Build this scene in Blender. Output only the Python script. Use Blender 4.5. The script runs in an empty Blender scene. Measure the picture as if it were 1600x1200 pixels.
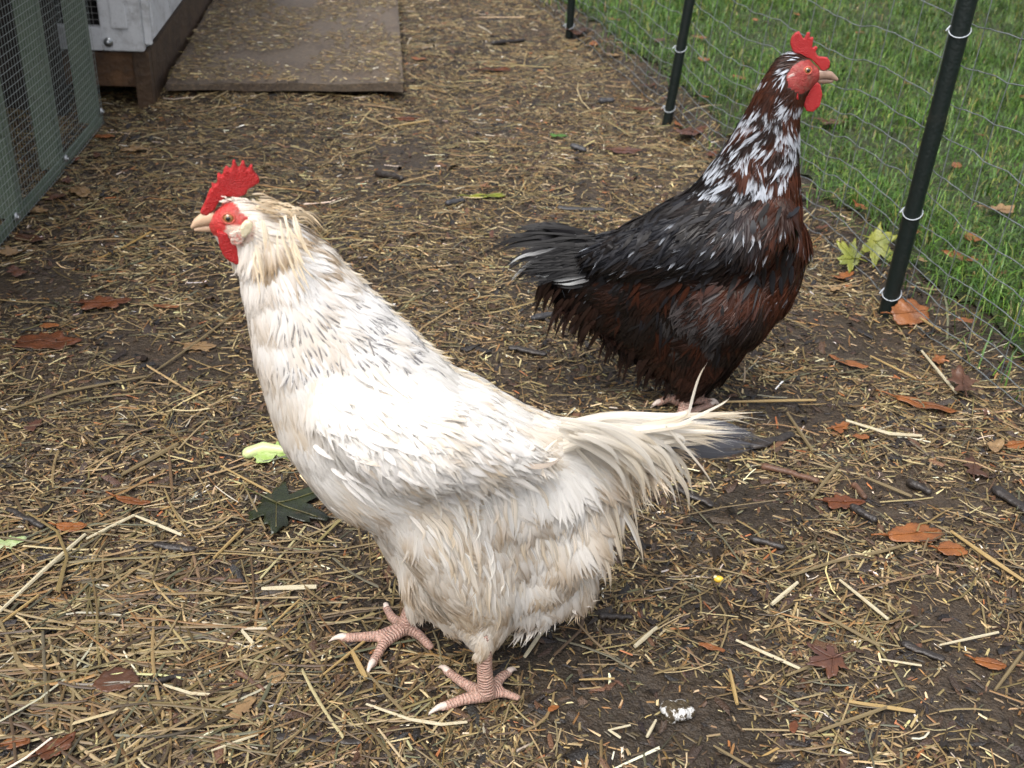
import bpy, bmesh, math, random
import numpy as np
from mathutils import Vector, Matrix, kdtree
from mathutils.bvhtree import BVHTree
from mathutils.geometry import tessellate_polygon
random.seed(7); rng = np.random.default_rng(7)
S = bpy.context.scene
COL = S.collection

# ------------------------------------------------------------------ camera
PITCH, ROLL, CH, FPX = math.radians(31), math.radians(3.8), .72, 1700.
F_ = np.array([0, math.cos(PITCH), -math.sin(PITCH)])
R_ = np.array([1., 0, 0]); U_ = np.array([0, math.sin(PITCH), math.cos(PITCH)])
R_, U_ = R_*math.cos(ROLL)+U_*math.sin(ROLL), U_*math.cos(ROLL)-R_*math.sin(ROLL)
C_ = np.array([0, 0, CH])
cd = bpy.data.cameras.new('camera'); cam = bpy.data.objects.new('camera', cd); COL.objects.link(cam)
m = Matrix.Identity(4)
for i in range(3):
    m[i][0] = R_[i]; m[i][1] = U_[i]; m[i][2] = -F_[i]; m[i][3] = C_[i]
cam.matrix_world = m
cd.sensor_width = 36; cd.lens = FPX/1600*36; cd.clip_start = .02; cd.clip_end = 300
cd.dof.use_dof = True; cd.dof.focus_distance = 1.02; cd.dof.aperture_fstop = 13
S.camera = cam

# ------------------------------------------------------------------ sky and sun (overcast)
SUN_EL, SUN_AZ = math.radians(64), math.radians(-150)     # azimuth measured from +Y towards +X
W = bpy.data.worlds.new("World"); S.world = W; W.use_nodes = True
nt = W.node_tree; sky = nt.nodes.new('ShaderNodeTexSky'); sky.sky_type = 'NISHITA'; sky.sun_disc = False
sky.sun_elevation = SUN_EL; sky.sun_rotation = SUN_AZ; sky.air_density = .6; sky.dust_density = 6; sky.ozone_density = .6
bg = nt.nodes['Background']; bg.inputs[1].default_value = .15
hs = nt.nodes.new('ShaderNodeHueSaturation'); hs.inputs['Saturation'].default_value = .35
nt.links.new(sky.outputs[0], hs.inputs['Color']); nt.links.new(hs.outputs[0], bg.inputs[0])
sl = bpy.data.lights.new('sun', 'SUN'); sl.energy = 0.6; sl.angle = math.radians(40); sl.color = (1, .97, .93)
so = bpy.data.objects.new('sun', sl); COL.objects.link(so)
sd = Vector((math.sin(SUN_AZ)*math.cos(SUN_EL), math.cos(SUN_AZ)*math.cos(SUN_EL), math.sin(SUN_EL)))
so.rotation_euler = sd.to_track_quat('Z', 'Y').to_euler()
S.view_settings.view_transform = 'Standard'; S.view_settings.look = 'None'
S.view_settings.exposure = 1.0; S.view_settings.gamma = 1
S.render.engine = 'CYCLES'; S.cycles.max_bounces = 8; S.cycles.transparent_max_bounces = 8

# ------------------------------------------------------------------ picture <-> place
def ray(x, y): return F_ + R_*((x-800)/FPX) + U_*((600-y)/FPX)
def P(V):
    V = np.atleast_2d(V)-C_; k = V@F_
    return np.stack([800+FPX*(V@R_)/k, 600-FPX*(V@U_)/k, k], 1)
def vnoise(x, y, seed=0):
    x = np.asarray(x, float); y = np.asarray(y, float)
    xi = np.floor(x).astype(np.int64); yi = np.floor(y).astype(np.int64); fx = x-xi; fy = y-yi
    fx = fx*fx*(3-2*fx); fy = fy*fy*(3-2*fy)
    def hsh(a, b):
        n = (a*374761393 + b*668265263 + seed*1442695041) & 0xffffffff
        n = ((n ^ (n >> 13))*1274126177) & 0xffffffff
        return ((n ^ (n >> 16)) & 0xffff)/65535.
    return (hsh(xi, yi)*(1-fx)+hsh(xi+1, yi)*fx)*(1-fy)+(hsh(xi, yi+1)*(1-fx)+hsh(xi+1, yi+1)*fx)*fy
FA, FB = np.array([.555, 1.476]), np.array([.091, 3.047])     # fence line on the ground
fd = (FB-FA)/np.linalg.norm(FB-FA); fn = np.array([fd[1], -fd[0]])   # fn points to the lawn
def lawn_side(x, y): return (x-FA[0])*fn[0]+(y-FA[1])*fn[1]
def sstep(a, b, x): t = np.clip((x-a)/(b-a), 0, 1); return t*t*(3-2*t)
def gh(x, y):
    x = np.asarray(x, float); y = np.asarray(y, float)
    h = (vnoise(x*5, y*5, 1)-.5)*.018+(vnoise(x*17, y*17, 2)-.5)*.008+(vnoise(x*50, y*50, 3)-.5)*.004
    near = np.minimum(np.hypot(x+.04, y-.70)/.16, np.hypot(x-.22, y-1.17)/.12)
    h = h*sstep(.5, 1.3, near)
    h = h + .028*sstep(-.01, .09, lawn_side(x, y)+.03*(vnoise(x*6, y*6, 5)-.5))
    return h
def G(x, y, z=0.):
    d = ray(x, y); q = C_+d*((z-CH)/d[2])
    for _ in range(3):
        zz = float(gh(q[0], q[1]))+z; q = C_+d*((zz-CH)/d[2])
    return q

# ------------------------------------------------------------------ mesh helpers
def mk(name, V, F, mat=None, parent=None, cols=None, smooth=False, extra=None):
    me = bpy.data.meshes.new(name); V = np.asarray(V, np.float32).reshape(-1, 3)
    if isinstance(F, np.ndarray):
        n, k = F.shape
        me.vertices.add(len(V)); me.vertices.foreach_set('co', V.ravel())
        me.loops.add(n*k); me.loops.foreach_set('vertex_index', F.astype(np.int32).ravel())
        me.polygons.add(n); me.polygons.foreach_set('loop_start', np.arange(0, n*k, k, dtype=np.int32))
        try: me.polygons.foreach_set('loop_total', np.full(n, k, np.int32))
        except Exception: pass
        me.update(calc_edges=True)
    else:
        me.from_pydata([tuple(map(float, v)) for v in V], [], [tuple(map(int, f)) for f in F]); me.update()
    if cols is not None:
        a = me.color_attributes.new('Col', 'FLOAT_COLOR', 'POINT')
        c = np.ones((len(V), 4), np.float32); c[:, :3] = cols; a.data.foreach_set('color', c.ravel())
    if extra is not None:
        a = me.color_attributes.new('Ext', 'FLOAT_COLOR', 'POINT')
        c = np.zeros((len(V), 4), np.float32); c[:, :extra.shape[1]] = extra; a.data.foreach_set('color', c.ravel())
    if smooth: me.polygons.foreach_set('use_smooth', np.ones(len(me.polygons), bool))
    if mat: me.materials.append(mat)
    o = bpy.data.objects.new(name, me); COL.objects.link(o)
    if parent: o.parent = parent; o.matrix_parent_inverse = parent.matrix_world.inverted()
    return o
def empty(name, loc):
    o = bpy.data.objects.new(name, None); o.empty_display_size = .05; COL.objects.link(o)
    o.location = loc; o.matrix_world = Matrix.Translation(Vector(loc)); return o
def tag(o, label=None, cat=None, group=None, kind=None):
    if label: o['label'] = label
    if cat: o['category'] = cat
    if group: o['group'] = group
    if kind: o['kind'] = kind
    return o
class MB:
    def __init__(s): s.V = []; s.F = []; s.C = []
    def add(s, V, F, c=(1, 1, 1)):
        b = len(s.V); s.V += [tuple(v) for v in V]; s.F += [tuple(i+b for i in f) for f in F]; s.C += [tuple(c)]*len(V)
    def box(s, lo, hi, c=(1, 1, 1), M=None, bev=0):
        bm = bmesh.new(); bmesh.ops.create_cube(bm, size=1)
        lo = Vector(lo); hi = Vector(hi)
        for v in bm.verts: v.co = Vector(((v.co[i]+.5)*(hi[i]-lo[i])+lo[i] for i in range(3)))
        if bev: bmesh.ops.bevel(bm, geom=bm.edges[:], offset=bev, segments=2, affect='EDGES')
        if M: bmesh.ops.transform(bm, matrix=M, verts=bm.verts)
        bm.verts.index_update()
        s.add([v.co[:] for v in bm.verts], [[v.index for v in f.verts] for f in bm.faces], c); bm.free()
    def tube(s, pts, rad, n=8, c=(1, 1, 1), cap=True, round_ends=False):
        pts = [np.array(p, float) for p in pts]; rad = list(rad) if hasattr(rad, '__len__') else [rad]*len(pts)
        if round_ends:
            for e in (0, 1):
                p0, p1 = (pts[0], pts[1]) if e == 0 else (pts[-1], pts[-2])
                r = rad[0] if e == 0 else rad[-1]
                d = p0-p1; d /= np.linalg.norm(d)+1e-9
                ex = [(p0+d*r*math.sin(a), r*math.cos(a)) for a in (.5, 1.0, 1.35, 1.52)]
                if e == 0:
                    pts = [x[0] for x in ex[::-1]]+pts; rad = [x[1] for x in ex[::-1]]+rad
                else: pts += [x[0] for x in ex]; rad += [x[1] for x in ex]
        N = len(pts); up = None; V = []; F = []
        for i in range(N):
            t = pts[min(i+1, N-1)]-pts[max(i-1, 0)]; t /= np.linalg.norm(t)+1e-12
            if up is None:
                a = np.array([0, 0, 1.]) if abs(t[2]) < .9 else np.array([1., 0, 0]); up = np.cross(t, a)
            up = up-t*(up@t); up /= np.linalg.norm(up)+1e-12; b = np.cross(t, up)
            for k in range(n):
                a = 2*math.pi*k/n; V.append(pts[i]+rad[i]*(up*math.cos(a)+b*math.sin(a)))
        for i in range(N-1):
            for k in range(n):
                F.append((i*n+k, i*n+(k+1) % n, (i+1)*n+(k+1) % n, (i+1)*n+k))
        if cap: F.append(tuple(range(n-1, -1, -1))); F.append(tuple((N-1)*n+k for k in range(n)))
        s.add(V, F, c)
    def sphere(s, c0, r, c=(1, 1, 1), sc=(1, 1, 1), seg=20, M=None):
        bm = bmesh.new(); bmesh.ops.create_uvsphere(bm, u_segments=seg, v_segments=seg//2, radius=1)
        for v in bm.verts:
            q = Vector((v.co.x*r*sc[0], v.co.y*r*sc[1], v.co.z*r*sc[2]))
            if M: q = M@q
            v.co = q+Vector(c0)
        bm.verts.index_update(); s.add([v.co[:] for v in bm.verts], [[v.index for v in f.verts] for f in bm.faces], c); bm.free()
    def build(s, name, mat, parent=None, smooth=False):
        return mk(name, s.V, s.F, mat, parent, np.array(s.C), smooth)

# ------------------------------------------------------------------ materials
def mat(name, col=None, rough=.5, vcol=False, noise=None, bump=None, spec=.5, extra=None, sss=0, coat=0, transl=0):
    M = bpy.data.materials.new(name); M.use_nodes = True; nt = M.node_tree; N = nt.nodes; L = nt.links
    b = N['Principled BSDF']; b.inputs['Roughness'].default_value = rough
    b.inputs['Specular IOR Level'].default_value = spec; b.inputs['Coat Weight'].default_value = coat
    b.inputs['Coat Roughness'].default_value = .2
    if sss: b.inputs['Subsurface Weight'].default_value = sss; b.inputs['Subsurface Radius'].default_value = (.004, .0015, .001); b.inputs['Subsurface Scale'].default_value = 1
    if vcol: a = N.new('ShaderNodeVertexColor'); a.layer_name = 'Col'; src = a.outputs[0]
    else: a = N.new('ShaderNodeRGB'); a.outputs[0].default_value = (*col, 1); src = a.outputs[0]
    tc = N.new('ShaderNodeTexCoord')
    if noise:                       # list of (scale, colour or None, low, high, amount)
        for sc, c2, lo, hi, amt in noise:
            n = N.new('ShaderNodeTexNoise'); n.inputs['Scale'].default_value = sc; n.inputs['Detail'].default_value = 6
            n.inputs['Roughness'].default_value = .65
            L.new(tc.outputs['Object'], n.inputs['Vector'])
            mr = N.new('ShaderNodeMapRange'); mr.inputs[1].default_value = lo; mr.inputs[2].default_value = hi; mr.inputs[4].default_value = amt
            L.new(n.outputs[0], mr.inputs[0])
            mx = N.new('ShaderNodeMix'); mx.data_type = 'RGBA'; L.new(mr.outputs[0], mx.inputs[0]); L.new(src, mx.inputs[6]); mx.inputs[7].default_value = (*c2, 1)
            src = mx.outputs[2]
    L.new(src, b.inputs['Base Color'])
    nrm = None
    if bump:                        # list of (scale, distance)
        for sc, dist in bump:
            n = N.new('ShaderNodeTexNoise'); n.inputs['Scale'].default_value = sc; n.inputs['Detail'].default_value = 5
            L.new(tc.outputs['Object'], n.inputs['Vector'])
            bp = N.new('ShaderNodeBump'); bp.inputs['Distance'].default_value = dist; L.new(n.outputs[0], bp.inputs['Height'])
            if nrm: L.new(nrm, bp.inputs['Normal'])
            nrm = bp.outputs[0]
        L.new(nrm, b.inputs['Normal'])
    if transl:
        t = N.new('ShaderNodeBsdfTranslucent'); L.new(src, t.inputs[0]); ms = N.new('ShaderNodeMixShader'); ms.inputs[0].default_value = transl
        L.new(b.outputs[0], ms.inputs[1]); L.new(t.outputs[0], ms.inputs[2]); L.new(ms.outputs[0], N['Material Output'].inputs[0])
    if extra: extra(M, nt, b, src, nrm, tc)
    return M
def leg_rings(M, nt, b, src, nrm, tc):
    N = nt.nodes; L = nt.links
    a = N.new('ShaderNodeVertexColor'); a.layer_name = 'Ext'; sp = N.new('ShaderNodeSeparateColor'); L.new(a.outputs[0], sp.inputs[0])
    m1 = N.new('ShaderNodeMath'); m1.operation = 'MULTIPLY_ADD'; m1.inputs[1].default_value = 2*math.pi/.0029*.2; L.new(sp.outputs[0], m1.inputs[0])
    nz = N.new('ShaderNodeTexNoise'); nz.inputs['Scale'].default_value = 160; L.new(tc.outputs['Object'], nz.inputs['Vector'])
    nm_ = N.new('ShaderNodeMath'); nm_.operation = 'MULTIPLY'; nm_.inputs[1].default_value = 9; L.new(nz.outputs[0], nm_.inputs[0]); L.new(nm_.outputs[0], m1.inputs[2])
    sn = N.new('ShaderNodeMath'); sn.operation = 'SINE'; L.new(m1.outputs[0], sn.inputs[0])
    ml = N.new('ShaderNodeMath'); ml.operation = 'MULTIPLY'; L.new(sn.outputs[0], ml.inputs[0]); L.new(sp.outputs[1], ml.inputs[1])
    bp = N.new('ShaderNodeBump'); bp.inputs['Distance'].default_value = .0004; L.new(ml.outputs[0], bp.inputs['Height'])
    if nrm: L.new(nrm, bp.inputs['Normal'])
    L.new(bp.outputs[0], b.inputs['Normal'])
    mr = N.new('ShaderNodeMapRange'); mr.inputs[1].default_value = -.2; mr.inputs[2].default_value = -1; mr.inputs[4].default_value = .38; L.new(ml.outputs[0], mr.inputs[0])
    mx = N.new('ShaderNodeMix'); mx.data_type = 'RGBA'; L.new(mr.outputs[0], mx.inputs[0]); L.new(src, mx.inputs[6]); mx.inputs[7].default_value = (.22, .13, .1, 1)
    L.new(mx.outputs[2], b.inputs['Base Color'])
M_body = mat('hen_skin', vcol=True, rough=.5, noise=[(90, (.22, .15, .11), .52, .7, .55), (400, (.16, .11, .08), .58, .75, .6)], bump=[(700, .0008), (240, .001)], sss=.15, extra=leg_rings)
M_fwhite = mat('white_feather', vcol=True, rough=.7, spec=.2, transl=.38)
M_fdark = mat('wet_dark_feather', vcol=True, rough=.34, spec=.2)
M_comb = mat('comb_red', (.42, .012, .013), rough=.5, noise=[(90, (.36, .02, .022), .42, .65, .8), (500, (.62, .16, .12), .6, .78, .5)], bump=[(900, .0012), (120, .0006)], sss=.2)
M_combp = mat('comb_red_pale', (.38, .016, .018), rough=.4, noise=[(160, (.42, .03, .03), .45, .7, .7), (500, (.6, .2, .16), .6, .78, .5)], bump=[(900, .0012), (120, .0006)], sss=.2)
M_lobe = mat('earlobe_cream', (.66, .6, .42), rough=.5, noise=[(200, (.6, .3, .25), .5, .75, .5)], bump=[(400, .0006)], sss=.2)
M_beak = mat('beak_horn', (.55, .38, .25), rough=.35, noise=[(120, (.32, .2, .13), .5, .7, .6)], bump=[(300, .0003)])
M_beakd = mat('beak_horn_dark', (.3, .2, .15), rough=.35, noise=[(120, (.12, .08, .06), .45, .65, .7)], bump=[(300, .0003)])
M_claw = mat('claw_horn', (.62, .52, .45), rough=.4, noise=[(300, (.35, .25, .2), .5, .7, .5)])
M_iris = mat('iris_amber', (.34, .17, .05), rough=.1, noise=[(900, (.16, .07, .02), .4, .6, .8)], coat=1)
M_pupil = mat('pupil_black', (.004, .004, .004), rough=.05, coat=1)
M_lid = mat('eyelid', (.5, .09, .06), rough=.5, bump=[(900, .0004)])

# ------------------------------------------------------------------ feathers
def ribbons(P0, D, N, L, Wd, lift, bend, tipshift, spread, nb, rows, colf, side=None):
    """every feather is nb tapering ribbons of barbs that share a root and close (or splay) toward the tip"""
    n = len(P0); Sd = np.cross(N, D); Sd /= np.linalg.norm(Sd, axis=1, keepdims=True)+1e-9
    T = np.linspace(0, 1, rows); out = []; cols = []
    curl = rng.normal(0, .09, n)
    for j in range(nb):
        u = (2*(j+.5)/nb-1) + rng.normal(0, .12, n)
        lj = (1-.28*u*u)*rng.uniform(.82, 1.05, n)
        c_r = rng.uniform(*CR, (n, 1)); hw = Wd*(1.25/nb); tw = rng.normal(0, TW, n)
        vv = np.zeros((n, rows, 2, 3)); cc = np.zeros((n, rows, 2, 3))
        for i, t in enumerate(T):
            tl = t*lj
            g = np.minimum(1, .25+2.2*t)*(1-t**1.6*(1-spread))
            ctr = P0+D*(L*tl)[:, None]+N*((lift*tl-bend*tl**2)*L)[:, None]+Sd*(curl*L*tl**2)[:, None]
            ctr = ctr+tipshift*(tl**2)[:, None]
            ctr = ctr+Sd*(Wd*u*g)[:, None]-N*(Wd*.35*u*u*g)[:, None]
            w = hw*(1-t**2.2)*(.6+.8*min(1, 2*t))+.00012*(1-t)
            ax = Sd*np.cos(tw)[:, None]+N*np.sin(tw)[:, None]
            vv[:, i, 0] = ctr-ax*w[:, None]; vv[:, i, 1] = ctr+ax*w[:, None]
            c = colf(t, u)*c_r
            cc[:, i, 0] = c; cc[:, i, 1] = c
        out.append(vv); cols.append(cc)
    V = np.stack(out, 1).reshape(-1, 3); Cc = np.stack(cols, 1).reshape(-1, 3)
    nr = n*nb; base = np.arange(nr)[:, None]*(rows*2); q = []
    for i in range(rows-1): q.append(base+np.array([i*2, i*2+1, i*2+3, i*2+2]))
    F = np.stack(q, 1).reshape(-1, 4)
    return V, F, np.clip(Cc, 0, 1)

CR, TW = (.95, 1.04), .15
def inpoly(x, y, poly):
    x = np.asarray(x, float); y = np.asarray(y, float); r = np.zeros(x.shape, bool); n = len(poly)
    for i in range(n):
        x1, y1 = poly[i]; x2, y2 = poly[(i+1) % n]
        if y1 == y2: continue
        c = ((y1 > y) != (y2 > y)) & (x < (x2-x1)*(y-y1)/(y2-y1)+x1); r ^= c
    return r

class Hen:
    def __init__(s, foot, heading, latscale):
        s.O = np.array([foot[0], foot[1], 0.]); a = math.radians(heading)
        s.f = np.array([math.cos(a), math.sin(a), 0]); n = np.array([-s.f[1], s.f[0], 0])
        if n@(C_-s.O) < 0: n = -n
        s.n = n; s.ls = latscale; s.fx = s.f*(1 if s.f@R_ > 0 else -1); s.caps = []
    def pt(s, x, y, off=0.):
        d = ray(x, y); q = s.O+s.n*off; t = ((q-C_)@s.n)/(d@s.n); return C_+d*t
    def rad(s, p, rpx): return rpx*((p-C_)@F_)/FPX
    def chain(s, pts, off=0., scale=True):       # pts (x, y, r px[, off])
        q = [s.pt(a[0], a[1], a[3] if len(a) > 3 else off) for a in pts]; r = [s.rad(c, a[2]) for c, a in zip(q, pts)]
        # subdivide so that the tube follows the radius change smoothly
        Q, Rr = [q[0]], [r[0]]
        for i in range(len(q)-1):
            for t in (.33, .67, 1): Q.append(q[i]*(1-t)+q[i+1]*t); Rr.append(r[i]*(1-t)+r[i+1]*t)
        s.caps.append((Q, Rr, scale))
    def body(s, voxel=.0021):
        mb = MB()
        for Q, Rr, sc in s.caps:
            if sc:
                Q2 = [c for c in Q]; b0 = len(mb.V); mb.tube(Q2, Rr, 20, round_ends=True)
                for c, r in zip(Q2[::2], Rr[::2]): mb.sphere(c, r*.98, seg=20)
                V = np.array(mb.V[b0:]); l = (V-s.O)@s.n; V = V-np.outer(l*(1-s.ls), s.n); mb.V[b0:] = [tuple(v) for v in V]
            else: mb.tube(Q, Rr, 12, round_ends=True)
        o = mb.build('body', None); md = o.modifiers.new('r', 'REMESH'); md.mode = 'VOXEL'; md.voxel_size = voxel
        dg = bpy.context.evaluated_depsgraph_get(); me = bpy.data.meshes.new_from_object(o.evaluated_get(dg)); bpy.data.objects.remove(o)
        V = np.zeros(len(me.vertices)*3, np.float32); me.vertices.foreach_get('co', V); V = V.reshape(-1, 3).astype(float)
        E = np.zeros(len(me.edges)*2, np.int32); me.edges.foreach_get('vertices', E); E = E.reshape(-1, 2)
        Fq = [tuple(p.vertices) for p in me.polygons]
        px = P(V)
        wt = s.smooth_weight(V, px)
        deg = np.bincount(E.ravel(), minlength=len(V))[:, None]
        for it in range(70):
            A = np.zeros_like(V); np.add.at(A, E[:, 0], V[E[:, 1]]); np.add.at(A, E[:, 1], V[E[:, 0]])
            w = wt if it >= 4 else np.maximum(wt, .5)
            V = V+(A/deg-V)*w[:, None]*.6
        return V, Fq
    def sym(s, V):
        l = (V-s.O)@s.n; return V-np.outer(np.minimum(l, 0)*2, s.n), l

def make_hen(name, label, H, legs, head_c, face_poly, skincol, field, colf_factory, fmat, nfeath, regions, comb, combmat,
             wattles, lobes, beakU, beakL, beakmat, eyepx, eyer, bare=None, dens=None):
    root = empty(name, tuple(H.O)); tag(root, label, 'hen')
    # ---- legs and toes join the body skin
    leg_segs = []
    for lg in legs:
        hub = np.array(lg['hub']); pts = [hub]+[H.pt(x, y, lg['off']) for x, y in lg['shank']]
        rr = [lg['r']*1.1]+[lg['r']]*(len(pts)-1)
        H.caps.append((pts, rr, False)); leg_segs.append((pts, rr, 0))
        for toe in lg['toes']:
            tp = [hub-np.array([0, 0, .003])]+[np.array(t) for t in toe['pts']]
            r = toe['r']; rad = [r*1.25]+[r*(1-.3*i/len(toe['pts'])) for i in range(len(toe['pts']))]
            H.caps.append((tp, rad, False)); leg_segs.append((tp, rad, 1))
    hc = H.pt(*head_c)
    H.smooth_weight = lambda V, px: np.clip((np.linalg.norm(V-hc, axis=1)-.03)/.05, .05, 1)*np.clip((V[:, 2]-.075)/.03, .04, 1)
    V, Fq = H.body()
    me = bpy.data.meshes.new('tmp'); me.from_pydata([tuple(v) for v in V], [], Fq); me.update()
    nv = np.zeros(len(V)*3, np.float32); me.vertices.foreach_get('normal', nv); nv = nv.reshape(-1, 3).astype(float)
    me.calc_loop_triangles()
    tri = np.zeros(len(me.loop_triangles)*3, np.int32); me.loop_triangles.foreach_get('vertices', tri); tri = tri.reshape(-1, 3)
    bvh = BVHTree.FromPolygons([Vector(v) for v in V], Fq)
    # leg attribute
    along = np.zeros(len(V)); best = np.full(len(V), 1e9); lm = np.zeros(len(V))
    for pts, rr, k in leg_segs:
        acc = 0
        for i in range(len(pts)-1):
            a, b = np.array(pts[i]), np.array(pts[i+1]); ab = b-a; t = np.clip(((V-a)@ab)/(ab@ab), 0, 1)
            dist = np.linalg.norm(V-(a+np.outer(t, ab)), axis=1); mm = (dist < best) & (dist < .02); best[mm] = dist[mm]
            along[mm] = acc+t[mm]*np.linalg.norm(ab)
            acc += np.linalg.norm(ab)
    lm = ((best < .018) & (V[:, 2] < .085)).astype(float)
    Sy, lat = H.sym(V); px = P(Sy)
    cols = skincol(px[:, 0], px[:, 1], V)
    cols[lm > 0] = np.array([.46, .29, .23])*(.85+.3*rng.random((int(lm.sum()), 1)))
    mk('body', V, Fq, M_body, root, cols, True, np.stack([along*5, lm, lm*0], 1))
    # ---- sample feather roots
    tv = V[tri]; ar = np.linalg.norm(np.cross(tv[:, 1]-tv[:, 0], tv[:, 2]-tv[:, 0]), axis=1)
    cen = tv.mean(1); Sy, lat = H.sym(cen); pc = P(Sy)
    ctrl = np.array([[a[0], a[1]] for a in field], float); par = np.array([a[2:] for a in field], float)
    def interp(x, y):
        d2 = (x[:, None]-ctrl[:, 0])**2+(y[:, None]-ctrl[:, 1])**2+60; w = d2**-2.; w /= w.sum(1, keepdims=True); return w@par
    pr = interp(pc[:, 0], pc[:, 1])
    wgt = ar*pr[:, 4]/(pr[:, 3]+3)*10
    wgt[inpoly(pc[:, 0], pc[:, 1], face_poly)] = 0
    best_t = best[tri].min(1)
    wgt[(best_t < .014) & (cen[:, 2] < H.zfeather)] = 0
    wgt[cen[:, 2] < H.zfeather-.01] = 0
    wgt[lat < -.02] *= .45
    idx = rng.choice(len(tri), nfeath, p=wgt/wgt.sum())
    u = rng.random((nfeath, 2)); su = np.sqrt(u[:, :1]); bc = np.hstack([1-su, su*(1-u[:, 1:]), su*u[:, 1:]])
    X = (tv[idx]*bc[:, :, None]).sum(1); Nn = (nv[tri[idx]]*bc[:, :, None]).sum(1); Nn /= np.linalg.norm(Nn, axis=1, keepdims=True)
    Sy, lat = H.sym(X); q = P(Sy); pr = interp(q[:, 0], q[:, 1])
    # columns: dx dy L W dens lift clump spread
    dxy = pr[:, :2]/np.linalg.norm(pr[:, :2], axis=1, keepdims=True)
    ang = rng.normal(0, .2, nfeath)+.9*(vnoise(q[:, 0]/28, q[:, 1]/28, 9)-.5); ca, sa = np.cos(ang), np.sin(ang)
    dxy = np.stack([dxy[:, 0]*ca-dxy[:, 1]*sa, dxy[:, 0]*sa+dxy[:, 1]*ca], 1)
    D = dxy[:, :1]*H.fx-dxy[:, 1:]*np.array([0, 0, 1.])
    D = D-Nn*(D*Nn).sum(1, keepdims=True); ln = np.linalg.norm(D, axis=1, keepdims=True)
    D = np.where(ln < .15, D+np.array([0, 0, -.3]), D); D = D-Nn*(D*Nn).sum(1, keepdims=True); D /= np.linalg.norm(D, axis=1, keepdims=True)+1e-9
    k = q[:, 2]/FPX; L = pr[:, 2]*k*rng.uniform(.75, 1.2, nfeath); Wd = pr[:, 3]*k*.5*rng.uniform(.8, 1.25, nfeath)
    lift = pr[:, 5]*rng.uniform(.5, 1.4, nfeath); bend = lift*.75+L*1.5
    # wet clumps
    ns = max(20, nfeath//16); kd = kdtree.KDTree(ns)
    for i in range(ns): kd.insert(X[i], i)
    kd.balance(); near = np.array([kd.find(x)[1] for x in X])
    tip = X+D*L[:, None]; lag = X+D*(L*.15)[:, None]
    shift = (tip[near]-tip)*pr[:, 6:7]*(rng.uniform(.5, 1, (nfeath, 1)))
    mx = (L*.45)[:, None]; lift = lift*.9; sn = np.linalg.norm(shift, axis=1, keepdims=True)+1e-9; shift = shift*np.minimum(1, mx/sn)
    # feathers may not sink below the ground
    tipz = (X+D*L[:, None]+shift)[:, 2]; L = np.where(tipz < .02, L*.5, L)
    cf = colf_factory(q[:, 0], q[:, 1], near, nfeath)
    for rn, sel_fn, nb, rows in regions:
        sel = sel_fn(q[:, 0], q[:, 1], lat)
        if sel.sum() == 0: continue
        sub = lambda t, uu, sel=sel: cf(t, uu, sel)
        Vv, Ff, Cc = ribbons(X[sel], D[sel], Nn[sel], L[sel], Wd[sel], lift[sel], bend[sel], shift[sel], pr[sel, 7], nb, rows, sub)
        mk(rn, Vv, Ff, fmat, root, Cc)
    # ---- fleshy parts
    def blob(nm, poly, mt, off, th, voxel=.0008, taper=None):
        pts = [np.array(p, float) for p in poly]
        tris = tessellate_polygon([[Vector((p[0], p[1], 0)) for p in pts]])
        n = len(pts); Vv = []
        for sgn in (-1, 1):
            for p in pts: Vv.append(H.pt(p[0], p[1], off)+H.n*sgn*th*.5)
        Ff = [tuple(t) for t in tris]+[tuple(i+n for i in t[::-1]) for t in tris]+[(i, (i+1) % n, (i+1) % n+n, i+n) for i in range(n)]
        o = mk(nm, np.array(Vv), Ff)
        bm = bmesh.new(); bm.from_mesh(o.data); bmesh.ops.recalc_face_normals(bm, faces=bm.faces); bm.to_mesh(o.data); bm.free()
        md = o.modifiers.new('r', 'REMESH'); md.mode = 'VOXEL'; md.voxel_size = voxel
        sm = o.modifiers.new('s', 'SMOOTH'); sm.factor = .5; sm.iterations = 4
        dg = bpy.context.evaluated_depsgraph_get(); m2 = bpy.data.meshes.new_from_object(o.evaluated_get(dg)); bpy.data.objects.remove(o)
        m2.name = nm
        m2.polygons.foreach_set('use_smooth', np.ones(len(m2.polygons), bool))
        m2.materials.append(mt); o = bpy.data.objects.new(nm, m2); COL.objects.link(o); o.parent = root; o.matrix_parent_inverse = root.matrix_world.inverted()
        return o
    blob('comb', comb, combmat, 0, .0058)
    for poly, off, th in wattles: blob('wattle', poly, combmat, off, th)
    for poly, off, th, mt in lobes: blob('earlobe', poly, mt, off, th)
    def surf(x, y, mirror=False):
        d = Vector(ray(x, y)); hit = bvh.ray_cast(Vector(C_), d.normalized())
        p = np.array(hit[0]) if hit[0] else H.pt(x, y, .012)
        nn = np.array(hit[1]) if hit[0] else H.n
        if mirror:
            l = (p-H.O)@H.n; p = p-2*l*H.n; nn = nn-2*(nn@H.n)*H.n
        return p, nn
    # beak: two mandibles lofted along the profile
    for nm, prof in (('upper_beak', beakU), ('lower_beak', beakL)):
        q = [H.pt(x, y) for x, y, r in prof]; rr = [H.rad(c, r) for c, (x, y, r) in zip(q, prof)]
        mb = MB(); Q = []; Rr = []
        for i in range(len(q)-1):
            for t in (0, .5): Q.append(q[i]*(1-t)+q[i+1]*t); Rr.append(rr[i]*(1-t)+rr[i+1]*t)
        Q.append(q[-1]); Rr.append(rr[-1]); mb.tube(Q, Rr, 16, round_ends=True)
        Vb = np.array(mb.V); l = (Vb-H.O)@H.n; mb.V = [tuple(v) for v in Vb-np.outer(l*.25, H.n)]
        mb.build(nm, beakmat, root, True)
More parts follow.
